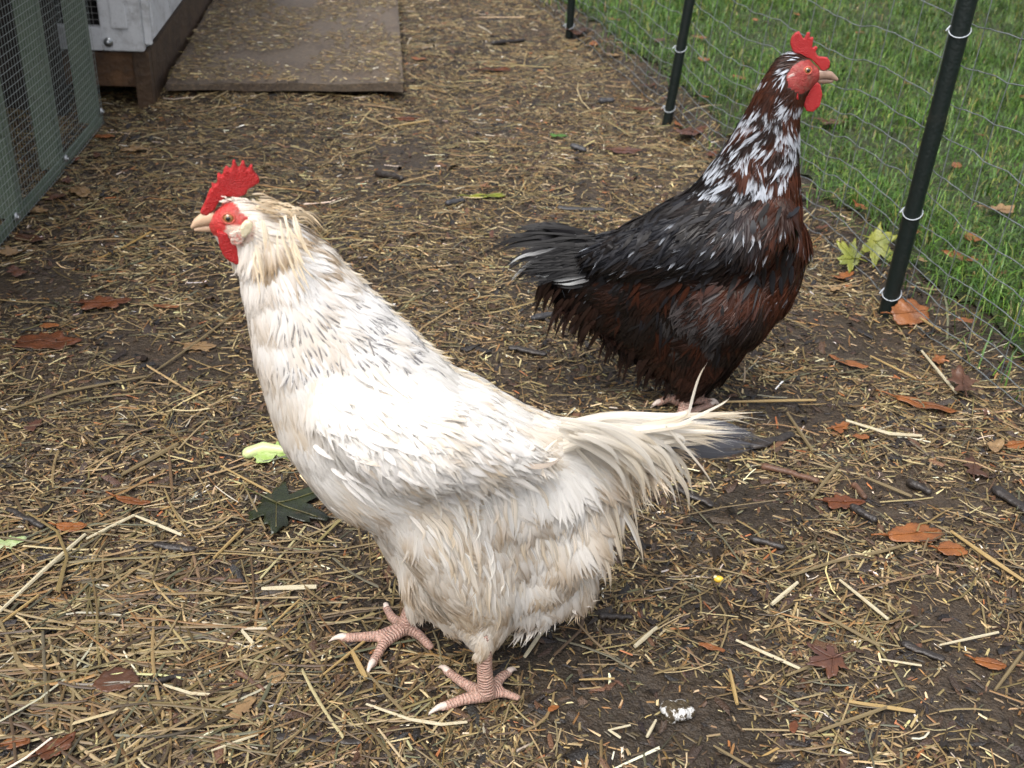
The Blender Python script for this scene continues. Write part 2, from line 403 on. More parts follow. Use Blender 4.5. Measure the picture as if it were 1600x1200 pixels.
    for mir in (False, True):
        p, nn = surf(*eyepx, mirror=mir); r = H.rad(p, eyer); sd_ = H.n*(-1 if mir else 1)
        ax = nn*.4+sd_*.6; ax /= np.linalg.norm(ax)
        rot = Vector(ax).to_track_quat('Z', 'Y').to_matrix()
        e = MB(); e.sphere(p-ax*r*.45, r, seg=24); eo = e.build('eye', M_iris, root, True)
        e = MB(); e.sphere(p+ax*r*.42, r*.42, sc=(1, 1, .4), seg=20, M=rot); e.build('pupil', M_pupil, eo, True)
        e = MB(); t1 = np.array(rot@Vector((1, 0, 0))); t2 = np.array(rot@Vector((0, 1, 0)))
        e.tube([p+ax*r*.12+(t1*math.cos(a)*1.0+t2*math.sin(a)*.86)*r for a in np.linspace(0, 2*math.pi, 25)], r*.2, 8, cap=False)
        e.build('eyelid', M_lid, eo, True)
    # claws
    for lg in legs:
        for toe in lg['toes']:
            if not toe.get('claw', 1): continue
            a, b = np.array(toe['pts'][-2] if len(toe['pts']) > 1 else lg['hub']), np.array(toe['pts'][-1])
            d = b-a; d /= np.linalg.norm(d); r = toe['r']*.62; mb = MB(); cl = toe.get('cl', .013)
            pts = [b+d*(-.002+cl*t)+np.array([0, 0, .0015*math.sin(t*3.1)+.0012-.0045*t*t]) for t in (0, .2, .4, .6, .8, 1)]
            mb.tube(pts, [r, r*.95, r*.8, r*.6, r*.38, r*.12], 10, round_ends=True); mb.build('claw', M_claw, root, True)
    return root, bvh, surf

def on_surf(H, bvh, pts, lift0, lift1):
    out = []; last = None
    for i, (x, y) in enumerate(pts):
        d = Vector(ray(x, y)).normalized(); h = bvh.ray_cast(Vector(C_), d); lf = lift0+(lift1-lift0)*i/max(1, len(pts)-1)
        if h[0]: p = np.array(h[0])-np.array(d)*lf; last = float((p-H.O)@H.n)
        else: p = H.pt(x, y, (last if last is not None else .02))
        out.append(p)
    return out
def long_feather(H, pts, wpx, off0, off1, col, coltip, streak=.12, nb=9, flat=.2, rachis=None, seed=0):
    """a single long vane following a polyline, barbs run out from the shaft; returns V,F,C"""
    q = [H.pt(p_[0], p_[1], off0+(off1-off0)*i/(len(pts)-1)) if len(p_) == 2 else p_ for i, p_ in enumerate(pts)]
    q = np.array(q); rows = 14; tt = np.linspace(0, len(q)-1, rows)
    # smooth (Catmull-Rom) resample
    cen = []
    for t in tt:
        i = min(int(t), len(q)-2); f = t-i; p0 = q[max(i-1, 0)]; p1 = q[i]; p2 = q[i+1]; p3 = q[min(i+2, len(q)-1)]
        cen.append(.5*((2*p1)+(-p0+p2)*f+(2*p0-5*p1+4*p2-p3)*f*f+(-p0+3*p1-3*p2+p3)*f**3))
    cen = np.array(cen); tg = np.gradient(cen, axis=0); tg /= np.linalg.norm(tg, axis=1, keepdims=True)
    view = H.n*.8+np.array([0, 0, .55]); view /= np.linalg.norm(view)
    sd_ = np.cross(view, tg); sd_ /= np.linalg.norm(sd_, axis=1, keepdims=True)
    w = H.rad(cen[rows//2], wpx)*.5; V = []; F = []; C = []; T = np.linspace(0, 1, rows)
    prof = np.minimum(1, .3+2.5*T)*np.clip(1-T**1.8, 0, 1)**.75
    for j in range(nb):
        u = 2*(j+.5)/nb-1; hw = w/nb*1.25; cr = 1+random.uniform(-streak, streak); en = random.uniform(.86, 1)-.12*abs(u)
        b = len(V)
        for i in range(rows):
            t = T[i]*en; k = t*(rows-1); i0 = min(int(k), rows-2); f = k-i0
            c = cen[i0]*(1-f)+cen[i0+1]*f; s_ = sd_[i0]; pf = prof[i0]*(1-f)+prof[i0+1]*f
            p = c+s_*w*u*pf-view*w*flat*u*u; h = hw*(1-T[i]**3)*(.5+pf*.6)+1e-5
            V += [p-s_*h, p+s_*h]; cc = (np.array(col)*(1-t**2)+np.array(coltip)*t**2)*cr; C += [cc, cc]
        for i in range(rows-1): F.append((b+2*i, b+2*i+1, b+2*i+3, b+2*i+2))
    # shaft
    b = len(V)
    for i in range(rows):
        p = cen[i]+view*w*.05; h = w*.05*(1-T[i]*.8)+1e-5; V += [p-sd_[i]*h, p+sd_[i]*h]; cc = np.array(rachis if rachis else col)*1.05; C += [cc, cc]
    for i in range(rows-1): F.append((b+2*i, b+2*i+1, b+2*i+3, b+2*i+2))
    return np.array(V), np.array(F), np.clip(np.array(C), 0, 1)
def add_long(name, H, root, matl, lst):
    Vs, Fs, Cs, b = [], [], [], 0
    for a in lst:
        v, f, c = long_feather(H, *a[0], **a[1]); Vs.append(v); Fs.append(f+b); Cs.append(c); b += len(v)
    return mk(name, np.concatenate(Vs), np.concatenate(Fs), matl, root, np.concatenate(Cs))
def mixc(a, b, t): t = np.asarray(t)[..., None]; return np.asarray(a)*(1-t)+np.asarray(b)*t

# ================================================================== WHITE HEN
HW = Hen((-.040, .705), 194, .86); HW.zfeather = .062
HW.chain([(372, 345, 36), (395, 358, 42), (426, 396, 60), (461, 449, 84), (500, 523, 111), (550, 608, 139), (606, 680, 150), (680, 720, 150), (770, 742, 128), (850, 745, 100), (920, 715, 62), (985, 690, 36)])
HW.chain([(350, 346, 24), (372, 350, 34)]); HW.chain([(340, 350, 17), (360, 372, 20), (380, 385, 24)])
HW.chain([(700, 770, 120), (800, 800, 105), (870, 790, 85), (930, 745, 55)])
for o_ in (.034, -.034): HW.chain([(680, 800, 88), (715, 860, 82), (745, 925, 66), (757, 975, 46), (758, 998, 30)], o_) if o_ > 0 else HW.chain([(640, 770, 80), (650, 840, 60), (655, 890, 34), (650, 935, 20)], o_)
HW.chain([(680, 885, 62), (725, 945, 50)]); HW.chain([(825, 870, 84), (865, 810, 96)]); HW.chain([(750, 905, 76), (830, 905, 68), (880, 890, 52)])
for o_ in (.05, -.05): HW.chain([(530, 650, 38), (580, 685, 72), (655, 702, 90), (750, 718, 64), (835, 722, 24)], o_*1.22)
gz = lambda x, y, z=.0065: G(x, y, z)
legsW = [dict(hub=gz(760, 1082, .012), off=.047, r=.0072, shank=[(757, 1045), (757, 1010), (752, 960)],
              toes=[dict(pts=[gz(722, 1093, .009), gz(692, 1105)], r=.0052, cl=.017), dict(pts=[gz(725, 1068, .009), gz(697, 1048)], r=.005),
                    dict(pts=[gz(785, 1056, .009), gz(796, 1050)], r=.0048), dict(pts=[gz(785, 1082), gz(808, 1090)], r=.0045, claw=0)]),
         dict(hub=gz(634, 976, .012), off=-.047, r=.0075, shank=[(645, 945), (660, 915), (668, 880)],
              toes=[dict(pts=[gz(590, 994, .009), gz(536, 997)], r=.0055, cl=.015), dict(pts=[gz(612, 965, .008), gz(603, 948)], r=.0048, cl=.008),
                    dict(pts=[gz(600, 1005, .009), gz(581, 1038)], r=.0053), dict(pts=[gz(655, 992), gz(672, 1010)], r=.005, claw=0)])]
zc = lambda pts, ox=280, oy=230, k=4.: [(ox+a/k, oy+b/k) for a, b in pts]
faceW = zc([(100, 420), (160, 370), (225, 345), (290, 318), (345, 350), (400, 420), (455, 455), (480, 500), (465, 580), (400, 620), (300, 610), (235, 560), (180, 540), (90, 540)])
def skinW(x, y, V):
    c = np.tile(np.array([.72, .66, .56]), (len(x), 1))
    f = inpoly(x, y, faceW); n = vnoise(x/3, y/3, 3)
    c[f] = mixc((.42, .016, .016), (.5, .075, .06), n[f]*.7)
    low = f & (y > 350) & (x > 352); c[low] = mixc((.6, .42, .36), (.7, .62, .5), vnoise(x[low]/2, y[low]/2, 5))
    return c
fieldW = [  # x y  dx dy  L W dens lift clump spread
 (372, 302, .9, .0, 20, 4, 2.2, .10, .4, .3), (395, 308, 1, .1, 34, 5, 2.0, .22, .6, .2), (430, 325, 1, .2, 62, 7, 1.5, .38, .85, .1), (425, 350, .8, .5, 55, 7, 1.5, .3, .8, .1),
 (405, 390, .15, 1, 50, 6, 1.6, .2, .8, .15), (393, 430, .05, 1, 60, 7, 1.5, .16, .8, .15), (480, 380, .8, .6, 60, 7, 1.5, .3, .75, .1),
 (470, 450, .4, .9, 70, 9, 1.3, .16, .6, .15), (540, 420, .75, .66, 62, 9, 1.3, .2, .6, .15), (430, 520, .12, 1, 70, 9, 1.2, .14, .5, .2),
 (520, 520, .4, .9, 70, 9, 1.3, .14, .5, .15), (600, 490, .75, .6, 68, 9, 1.3, .2, .5, .15), (480, 600, .3, .95, 60, 11, 1.2, .12, .4, .3),
 (435, 640, .25, 1, 60, 12, 1, .08, .3, .5), (480, 740, .55, .85, 58, 12, 1, .07, .3, .5), (560, 840, .55, .85, 60, 12, 1, .08, .3, .4), (620, 900, .5, .87, 60, 10, 1.2, .12, .5, .2),
 (550, 620, .55, .83, 62, 14, 1, .12, .3, .45), (640, 600, .7, .7, 62, 13, 1, .14, .35, .4), (600, 690, .6, .78, 66, 15, 1, .1, .3, .5), (600, 750, .75, .6, 70, 14, 1, .1, .35, .4), (700, 690, .8, .6, 74, 14, 1, .14, .35, .35),
 (770, 720, .88, .45, 76, 12, 1.2, .16, .5, .2), (700, 770, .9, .35, 70, 12, 1, .1, .45, .25), (830, 720, .9, .4, 60, 10, 1.2, .15, .5, .15),
 (680, 530, .85, .5, 66, 12, 1.1, .2, .45, .25), (760, 590, .85, .5, 72, 12, 1.1, .2, .45, .25), (840, 640, .9, .4, 80, 12, 1.1, .16, .5, .2), (900, 660, .95, .35, 95, 12, 1.2, .16, .6, .15),
 (950, 680, .8, .6, 105, 11, 1.3, .2, .7, .1), (990, 690, .85, .5, 100, 10, 1.3, .22, .7, .1), (940, 730, .5, .87, 95, 12, 1.2, .2, .7, .1),
 (660, 830, .55, .83, 60, 10, 1.3, .12, .6, .2), (720, 850, .45, .9, 72, 12, 1.2, .18, .85, .08), (690, 930, .45, .9, 70, 12, 1.3, .18, .85, .06), (760, 930, .2, 1, 66, 12, 1.3, .18, .85, .06), (755, 985, .05, 1, 34, 8, 1.4, .1, .8, .1),
 (800, 800, .35, .93, 84, 17, 1.1, .24, .85, .08), (870, 770, .3, .95, 92, 18, 1.1, .26, .85, .08), (800, 900, .1, 1, 80, 13, 1.3, .26, .9, .05), (870, 880, .15, 1, 80, 14, 1.3, .26, .85, .06), (920, 820, .35, .93, 84, 15, 1.2, .26, .85, .08)]
def colW(x, y, near, n):
    near2 = near
    r1 = rng.random(n); r2 = rng.random(n)[near]; pn = vnoise(x/35, y/35, 8); pn2 = vnoise(x/14, y/14, 18)
    base = np.tile(np.array([.90, .885, .85]), (n, 1)); base[(y < 560) & (x < 640)] = (.95, .94, .92)
    pz = sstep(.55, .8, vnoise(x/26, y/20, 77))*(y > 640)*(y < 800); buff = np.clip(.04+.45*pz+.42*sstep(760, 920, y)*(x < 800)+.5*sstep(60, -20, x-400-(y-400)*.1)*(y > 360)+.22*((y > 780) & (x > 600))+.55*sstep(.6, .85, pn)+.35*((x > 900))-.1, 0, .85)
    buff *= .5+.9*pn2
    nape = ((x > 395) & (x < 500) & (y < 420) & (y > 290)).astype(float)*(r2 > .35)
    tipb = np.clip(.05+.8*nape+.55*(r2 > .55)*((y > 780) | (x > 900))+.3*(r2 > .7)*(y < 620)*(x < 560), 0, 1)
    st = ((y > 430) & (y < 580) & (x > 425+.1*(y-425)) & (x < 660) & (r1 < .5*sstep(440, 500, y)*sstep(590, 540, y)*sstep(.3, .6, vnoise(x/16, y/16, 91))+.015))
    def f(t, u, sel):
        c = mixc(base[sel], (.72, .60, .43), buff[sel]*(.45+.45*t))
        c = mixc(c, (.50, .34, .16), np.clip(tipb[sel]*t**1.5, 0, .9))
        k = st[sel]*(np.abs(u) < .26)*(1 if .45 < t < .95 else 0)
        return mixc(c, (.16, .15, .16), k*.8)
    return f
neckW = lambda x, y, l: (y < 600-.0*x) & (y-430 < -.9*(x-640)+110) & (x < 660) & (y < 575)
wingpW = [(455, 590), (560, 560), (660, 590), (760, 640), (860, 690), (900, 715), (830, 770), (760, 800), (640, 805), (560, 775), (490, 700)]
wingW = lambda x, y, l: inpoly(x, y, wingpW)
regW = [('neck_feathers', lambda x, y, l: neckW(x, y, l), 5, 5),
        ('wing', lambda x, y, l: wingW(x, y, l) & ~neckW(x, y, l) & (l > 0), 5, 4),
        ('wing', lambda x, y, l: wingW(x, y, l) & ~neckW(x, y, l) & (l <= 0), 4, 4),
        ('thigh_feathers', lambda x, y, l: ~wingW(x, y, l) & ~neckW(x, y, l) & (y > 790), 5, 5),
        ('body_feathers', lambda x, y, l: ~wingW(x, y, l) & ~neckW(x, y, l) & (y <= 790), 5, 4)]
combW = zc([(130, 405), (160, 345), (190, 265), (207, 255), (200, 218), (218, 237), (238, 225), (237, 170), (250, 160), (270, 195), (275, 150), (292, 115), (308, 130), (322, 150), (334, 85), (345, 76), (372, 150), (390, 90), (404, 83), (418, 130), (430, 145), (445, 106), (457, 110), (465, 150), (500, 192), (502, 215), (470, 235), (430, 255), (415, 290), (360, 310), (300, 300), (240, 345), (225, 380), (170, 425)])
watW = zc([(232, 520), (250, 600), (270, 660), (300, 695), (355, 727), (395, 722), (420, 650), (465, 570), (476, 520), (440, 520), (400, 560), (360, 600), (320, 580), (300, 530)])
watW2 = zc([(225, 520), (245, 600), (262, 640), (290, 670), (330, 680), (350, 600), (320, 540), (300, 520)])
lobW = zc([(380, 500), (410, 462), (440, 455), (463, 478), (452, 515), (420, 555), (390, 560)])
lobW2 = zc([(310, 540), (370, 510), (420, 540), (400, 590), (365, 615), (325, 600)])
hw, bvW, sfW = make_hen('white_hen', 'bedraggled white hen facing left in the foreground, buff-tipped wet feathers and a saw-toothed red comb', HW, legsW, (375, 350), faceW, skinW, fieldW, colW, M_fwhite, 24000, regW,
    combW, M_comb, [(watW, .008, .006), (watW2, -.009, .006)], [(lobW, .0195, .005, M_lobe), (lobW2, .0145, .004, mat('bristly_lobe', (.6, .5, .42), .6, noise=[(400, (.55, .15, .12), .45, .6, .8)], bump=[(500, .002)]))],
    [(330, 340, 12), (318, 343, 10.5), (308, 348, 7.5), (301, 354, 3.2)], [(334, 356, 7), (320, 357, 5.5), (306, 358.5, 3)], M_beak, (357, 341), 9.5)
cw = (.84, .80, .72); cb = (.70, .58, .39)
tf = []
random.seed(3)
for i in range(46):          # pale tail feathers
    y0 = 655+random.uniform(-8, 40); ex = random.uniform(1060, 1185); ey = 648+random.uniform(-14, 80)*(1 if ex < 1130 else .55); o0 = random.uniform(-.03, .032)
    tf.append((([(880, y0+14), (960, (y0*.7+ey*.3)), (1060, ey*.7+y0*.3+random.uniform(-5, 5)), (ex, ey)], random.uniform(8, 16), o0, o0*1.15, cw, cb if random.random() < .5 else cw), dict(streak=.2, nb=7)))
for y1, ex in ((634, 1192), (646, 1196), (655, 1180), (640, 1170)): tf.append((([(900, 672), (1010, 660), (1110, 648), (ex, y1+10)], 13, .01, .0, cw, cb), {}))
add_long('tail', HW, hw, M_fwhite, tf)
sl_ = (.018, .021, .03)
add_long('tail_feather', HW, hw, M_fdark, [(([(960, 672), (1060, 668), (1140, 672), (1204, 692)], 38, .018, .012, (.12, .12, .13), sl_), {}),
    (([(960, 690), (1060, 686), (1140, 690), (1198, 698)], 32, .022, .014, (.12, .12, .13), sl_), {}), (([(960, 690), (1060, 700), (1130, 708), (1180, 700)], 26, .0, .0, (.12, .12, .13), sl_), {})])['label'] = 'slate grey tail feathers showing under the pale ones'
tf = []
for i in range(12):
    y0 = 660+random.uniform(0, 30); ex = random.uniform(1120, 1180); ey = y0+random.uniform(-14, 50)
    tf.append((([(930, y0), (1020, y0*.8+ey*.2+random.uniform(-6, 6)), (1085, y0*.4+ey*.6-4), (ex, ey)], random.uniform(6, 10), .03, .028, cw, cb), dict(streak=.2, nb=5)))
add_long('tail', HW, hw, M_fwhite, tf)
def top_y(H, bvh, x, y0=200, y1=800):
    for y in range(y0, y1, 3):
        if bvh.ray_cast(Vector(C_), Vector(ray(x, y)).normalized())[0]: return y
    return y1
nap = []
for i in range(44):          # wet tufts standing off the nape and hackles
    x0 = random.uniform(392, 470); y0 = 302+(x0-392)*.36+random.uniform(0, 24); L = random.uniform(22, 48)
    nap.append((([(x0, y0), (x0+L*.5, y0+L*.06+random.uniform(-4, 4)), (x0+L, y0+L*random.uniform(.05, .3)+L*.4*(x0 > 430))], random.uniform(2.2, 4.4), random.uniform(0, .02), random.uniform(0, .02), (.72, .62, .47), (.58, .42, .22)), dict(nb=5, streak=.25)))
for i in range(30):
    x0 = random.uniform(392, 470); y0 = random.uniform(335, 400); L = random.uniform(35, 80); k = (x0-385)/90
    nap.append((([(x0, y0), (x0+L*.12*k+random.uniform(-3, 5), y0+L*.5), (x0+L*.42*k+random.uniform(-9, 14), y0+L)], random.uniform(2.5, 5), .025, .031+.012*k, (.80, .73, .6), (.68, .52, .3)), dict(nb=5, streak=.25)))
for i in range(110):
    x0 = random.uniform(440, 840); y0 = top_y(HW, bvW, x0)+random.uniform(0, 9); L = random.uniform(20, 36)
    nap.append((([(x0, y0), (x0+L*.5, y0+L*.25), (x0+L, y0+L*random.uniform(.25, .55))], random.uniform(3, 5.5), 0, .0, (.84, .8, .72), (.66, .52, .3)), dict(nb=5, streak=.2)))
add_long('nape_feathers', HW, hw, M_fwhite, nap)
hs_ = []
for i in range(48):          # fine hairs round the face
    a = random.random(); x0, y0 = [(338+40*a, 312-4*a+18*(a-.5)**2), (378+22*a, 318+60*a), (338+60*a, 306+6*a), (398+6*a, 340+50*a)][i % 4]; L = random.uniform(6, 13)
    hs_.append((([(x0, y0), (x0+L*.5, y0+L*.1+2*(i % 4 == 3)), (x0+L, y0+L*.3*(1+(i % 4)))], 1.3, .019 if i % 2 else .010, .021 if i % 2 else .012, (.85, .8, .72), (.8, .72, .6)), dict(nb=2)))
add_long('face_bristles', HW, hw, M_fwhite, hs_)
sad = []
for i in range(60):          # long saddle hackles drooping over the rear
    x0 = random.uniform(870, 1000); y0 = 650+(x0-870)*.15+random.uniform(0, 40); L = random.uniform(90, 150); k = random.uniform(.25, .9)
    off = .055-.04*abs(x0-900)/110+random.uniform(-.01, .012)
    p = [(x0, y0), (x0+L*.35, y0+L*.22*k), (x0+L*.62, y0+L*.55*k), (x0+L*.8*(1.1-.3*k), y0+L*.98*k)]
    sad.append(((p, random.uniform(8, 13), off, off*.8, cw, cb if random.random() < .55 else cw), dict(nb=5)))
for e in ([(930, 670), (1010, 690), (1050, 740), (1066, 800)], [(960, 672), (1030, 700), (1060, 745), (1075, 770)], [(900, 690), (965, 720), (990, 790), (1000, 860)], [(900, 700), (950, 760), (965, 810), (975, 880)],
          [(1040, 665), (1062, 690), (1100, 735), (1122, 772)], [(1050, 668), (1090, 650), (1130, 630), (1142, 618)], [(1076, 650), (1080, 630), (1092, 590), (1106, 565)]):
    sad.append(((e, 5 if e[0][0] >= 1040 else 9, .035, .03, cw, cb), dict(nb=5)))
add_long('saddle_feathers', HW, hw, M_fwhite, sad)
random.seed(11); fl = []
for i in range(26):          # folded flight feathers closing the wing
    t = i/26; x0 = 640+150*t+random.uniform(-10, 10); y0 = 700+20*t+random.uniform(-10, 25); ex = x0+95+random.uniform(-15, 15); ey = y0+42*(1-t)+28+random.uniform(-8, 8)
    off = .088-.02*t
    fl.append((([(x0, y0), ((x0+ex)/2, (y0+ey)/2-6), (ex, ey)], 15, off, off-.014, (.88, .86, .82), (.84, .80, .74)), {}))
add_long('wing_feather', HW, hw, M_fwhite, fl)
add_long('wing_feather', HW, hw, M_fwhite, [(([(800, 722), (838, 729), (866, 723), (888, 704)], 9, .068, .060, (.72, .62, .52), (.02, .014, .016)), {})])['label'] = 'dark-tipped flight feather at the wing end'

random.seed(21); ck_ = []; cov = []
for i in range(210):         # long wet clumps over thigh and rear
    x0 = random.uniform(640, 980); y0 = random.uniform(745, 945)
    if x0-640 > (980-y0)*1.9 or y0 > 860+.7*(x0-640) or (y0 > 900 and x0 > 800): continue
    L = random.uniform(50, 105)*(1 if x0 > 720 else .75); sx = random.uniform(.05, .45)+(.2 if x0 < 720 else 0); w_ = random.uniform(6, 13)
    p = [(x0, y0), (x0+L*sx*.6, y0+L*.35), (x0+L*sx*.9+random.uniform(-5, 5), y0+L*.7), (x0+L*sx+random.uniform(-8, 8), y0+L)]
    ck_.append(((on_surf(HW, bvW, p, .002, .008), w_, 0, 0, random.choice([(.86, .83, .78), (.80, .74, .64), (.88, .86, .82)]), random.choice([(.72, .58, .38), (.62, .47, .28), (.84, .8, .72)])), dict(nb=6, streak=.22)))
add_long('wet_clump', HW, hw, M_fwhite, ck_)
for i in range(210):         # pointed covert feathers laid over the wing and shoulder
    x0 = random.uniform(490, 830); y0 = random.uniform(575, 775)
    if not inpoly([x0+25], [y0+20], wingpW)[0]: continue
    L = random.uniform(32, 62); dx, dy = (.72, .7) if x0 < 620 else (.85, .5); a_ = random.gauss(0, .22); dx, dy = dx*math.cos(a_)-dy*math.sin(a_), dx*math.sin(a_)+dy*math.cos(a_)
    p = [(x0, y0), (x0+dx*L*.35, y0+dy*L*.35), (x0+dx*L*.7, y0+dy*L*.7), (x0+dx*L, y0+dy*L)]
    bf = vnoise(np.array([x0/30]), np.array([y0/30]), 66)[0] > .6
    cov.append(((on_surf(HW, bvW, p, .0035, .0065), random.uniform(7, 13), 0, 0, (.88, .86, .83), (.70, .56, .38) if bf and random.random() < .7 else (.86, .84, .80)), dict(nb=6, streak=.1)))
add_long('wing_covert', HW, hw, M_fwhite, cov)
# ================================================================== BROWN HEN
CR, TW = (.84, 1.1), .35
HB = Hen((.215, 1.168), -4, .86); HB.zfeather = .05
HB.chain([(1240, 118, 34), (1228, 135, 36), (1212, 170, 40), (1196, 225, 54), (1178, 285, 74), (1160, 345, 96), (1125, 385, 106), (1060, 410, 96), (990, 425, 76), (935, 415, 50), (885, 400, 30)])
HB.chain([(1262, 118, 20), (1240, 124, 32)]); HB.chain([(1262, 126, 14), (1240, 138, 20)])
HB.chain([(1210, 380, 56), (1185, 430, 70), (1140, 470, 82)])
HB.chain([(1090, 450, 95), (1010, 470, 68), (950, 460, 48), (905, 450, 30)])
for o_ in (.034, -.034): HB.chain([(1120, 480, 80), (1105, 530, 62), (1090, 575, 42), (1078, 608, 20)], o_)
HB.chain([(1030, 488, 68), (1058, 542, 48), (1092, 560, 44)]); HB.chain([(965, 468, 46), (1015, 512, 46)])
for o_ in (.048, -.048): HB.chain([(1215, 350, 30), (1170, 370, 54), (1100, 385, 60), (1020, 395, 44), (950, 400, 24)], o_)
legsB = [dict(hub=gz(1066, 650, .011), off=.03, r=.0075, shank=[(1072, 625), (1078, 590)],
              toes=[dict(pts=[gz(1090, 660, .008), gz(1115, 664)], r=.005), dict(pts=[gz(1080, 672, .008), gz(1092, 688)], r=.005), dict(pts=[gz(1088, 640, .008), gz(1112, 632)], r=.005), dict(pts=[gz(1048, 652), gz(1035, 655)], r=.0045)]),
         dict(hub=gz(1062, 625, .011), off=-.03, r=.0075, shank=[(1070, 605), (1078, 580)],
              toes=[dict(pts=[gz(1085, 626, .009), gz(1112, 628)], r=.0058), dict(pts=[gz(1046, 622, .01), gz(1028, 630)], r=.0058), dict(pts=[gz(1075, 618, .008), gz(1095, 612)], r=.005)])]
zb = lambda pts: zc(pts, 1080, 30, 4.)
faceB = zb([(640, 285), (690, 258), (750, 250), (800, 285), (830, 320), (840, 400), (790, 420), (740, 440), (690, 470), (655, 450), (600, 425), (595, 345)])
def skinB(x, y, V):
    c = np.tile(np.array([.035, .018, .012]), (len(x), 1)); f = inpoly(x, y, faceB) | ((x > 1268) & (y < 135)); n = vnoise(x/2.5, y/2.5, 3)
    c[f] = mixc((.24, .018, .018), (.33, .06, .05), n[f])
    return c
fieldB = [
 (1225, 88, -.95, .1, 22, 4, 2.2, .12, .3, .3), (1195, 100, -.8, .6, 30, 5, 2, .15, .4, .2), (1180, 140, -.3, 1, 40, 6, 1.6, .14, .4, .25), (1240, 160, -.05, 1, 30, 5, 1.8, .1, .3, .3), (1215, 130, -.2, 1, 28, 5, 1.8, .1, .3, .3),
 (1150, 200, -.45, .9, 50, 7, 1.4, .14, .4, .3), (1200, 210, -.15, 1, 46, 8, 1.4, .1, .4, .3), (1245, 210, .02, 1, 44, 8, 1.4, .1, .4, .3),
 (1110, 260, -.6, .8, 56, 7, 1.4, .18, .5, .15), (1170, 270, -.25, .97, 52, 8, 1.3, .14, .5, .2), (1230, 290, 0, 1, 50, 9, 1.2, .1, .4, .3),
 (1050, 310, -.8, .6, 52, 12, 1.1, .12, .35, .35), (1120, 330, -.6, .8, 52, 12, 1.1, .12, .4, .3), (1200, 360, -.3, .95, 50, 12, 1.1, .1, .4, .3), (1260, 360, -.05, 1, 46, 10, 1.1, .1, .4, .2),
 (980, 360, -.85, .5, 54, 14, 1.1, .12, .3, .4), (1040, 380, -.8, .6, 54, 15, 1, .12, .3, .4), (1110, 410, -.75, .6, 54, 13, 1, .12, .4, .3), (930, 390, -.9, .4, 55, 12, 1.2, .16, .4, .3), (1250, 430, -.35, .93, 46, 9, 1.2, .1, .5, .2),
 (1000, 430, -.7, .7, 58, 10, 1.3, .18, .7, .15), (930, 440, -.6, .8, 60, 9, 1.3, .22, .7, .15), (880, 430, -.7, .7, 55, 8, 1.4, .22, .7, .1), (900, 480, -.4, .9, 50, 8, 1.4, .25, .7, .1),
 (1180, 500, -.45, .9, 46, 8, 1.3, .1, .6, .15), (1150, 560, -.4, .92, 42, 8, 1.3, .12, .7, .15), (1090, 500, -.3, .95, 48, 8, 1.3, .12, .6, .2), (1020, 510, -.45, .9, 52, 8, 1.4, .2, .7, .1), (960, 500, -.5, .87, 54, 8, 1.4, .24, .7, .1),
 (1080, 580, -.1, 1, 38, 8, 1.4, .14, .7, .15), (1030, 560, -.25, .97, 46, 8, 1.4, .22, .8, .1)]
def colB(x, y, near, n):
    r1 = rng.random(n); r2 = rng.random(n); rn = rng.random(n)[near]; pn = vnoise(x/22, y/22, 21); pn2 = vnoise(x/9, y/9, 23)
    dark = np.array([.010, .0085, .008]); mah = np.array([.058, .018, .0085]); slate = np.array([.015, .016, .020])
    brown = np.clip(.15+.8*sstep(.35, .75, pn)+.35*(x > 1200)*(y > 280)+.4*(y < 170), 0, 1)*(.6+.4*r2)
    upw = sstep(1240, 1120, x)*sstep(445, 395, y)*(y > 270)
    brown *= 1-.85*upw; brown *= 1-.55*sstep(1190, 1090, x)
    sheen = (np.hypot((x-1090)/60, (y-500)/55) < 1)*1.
    wedge = ((y > 150) & (y < 305) & (x < 1250-(y-190)*.36+12) & (x > 1085)).astype(float)
    pw = wedge*np.clip(2.2*(pn2-.25), 0, .92)*sstep(148, 175, y)
    headsp = (y < 122)*(x < 1262)*.6*(pn2 > .35)
    throat = ((x > 1225) & (x < 1258) & (y > 138) & (y < 215))*.75
    spang = ((pn > .62)*.16+.04+.14*(x > 1250)*(y > 270)+.25*(y > 255)*(y < 300)*(pn2 > .5))*(y > 230)*(y < 450)
    pr = np.maximum.reduce([pw*.95, headsp, throat, spang]); full = (r1 < pr); tipo = (pw < .3) & (headsp == 0)
    def f(t, u, sel):
        c = mixc(np.tile(dark, (sel.sum(), 1)), mah*(1.0+.7*(r2[sel, None])), brown[sel]*(1-.35*t))
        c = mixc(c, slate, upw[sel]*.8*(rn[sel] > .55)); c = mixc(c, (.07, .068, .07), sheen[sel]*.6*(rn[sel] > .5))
        w = full[sel]*np.where(tipo[sel], (1. if t > .72 else 0.)*(np.abs(u) < .6), 1. if t > .45 else 0.)
        return mixc(c, (.50, .54, .60), w*(.85))
    return f
neckB = lambda x, y, l: (y < 300) & (x > 1040)
wingpB = [(1235, 330), (1180, 300), (1060, 300), (980, 350), (910, 395), (920, 430), (1000, 455), (1090, 455), (1180, 440), (1230, 400)]
wingB = lambda x, y, l: inpoly(x, y, wingpB)
regB = [('neck_feathers', lambda x, y, l: neckB(x, y, l), 5, 5),
        ('wing', lambda x, y, l: wingB(x, y, l) & ~neckB(x, y, l) & (l > 0), 5, 4), ('wing', lambda x, y, l: wingB(x, y, l) & ~neckB(x, y, l) & (l <= 0), 4, 4),
        ('thigh_feathers', lambda x, y, l: ~wingB(x, y, l) & ~neckB(x, y, l) & (y > 455), 5, 5),
        ('body_feathers', lambda x, y, l: ~wingB(x, y, l) & ~neckB(x, y, l) & (y <= 455), 5, 4)]
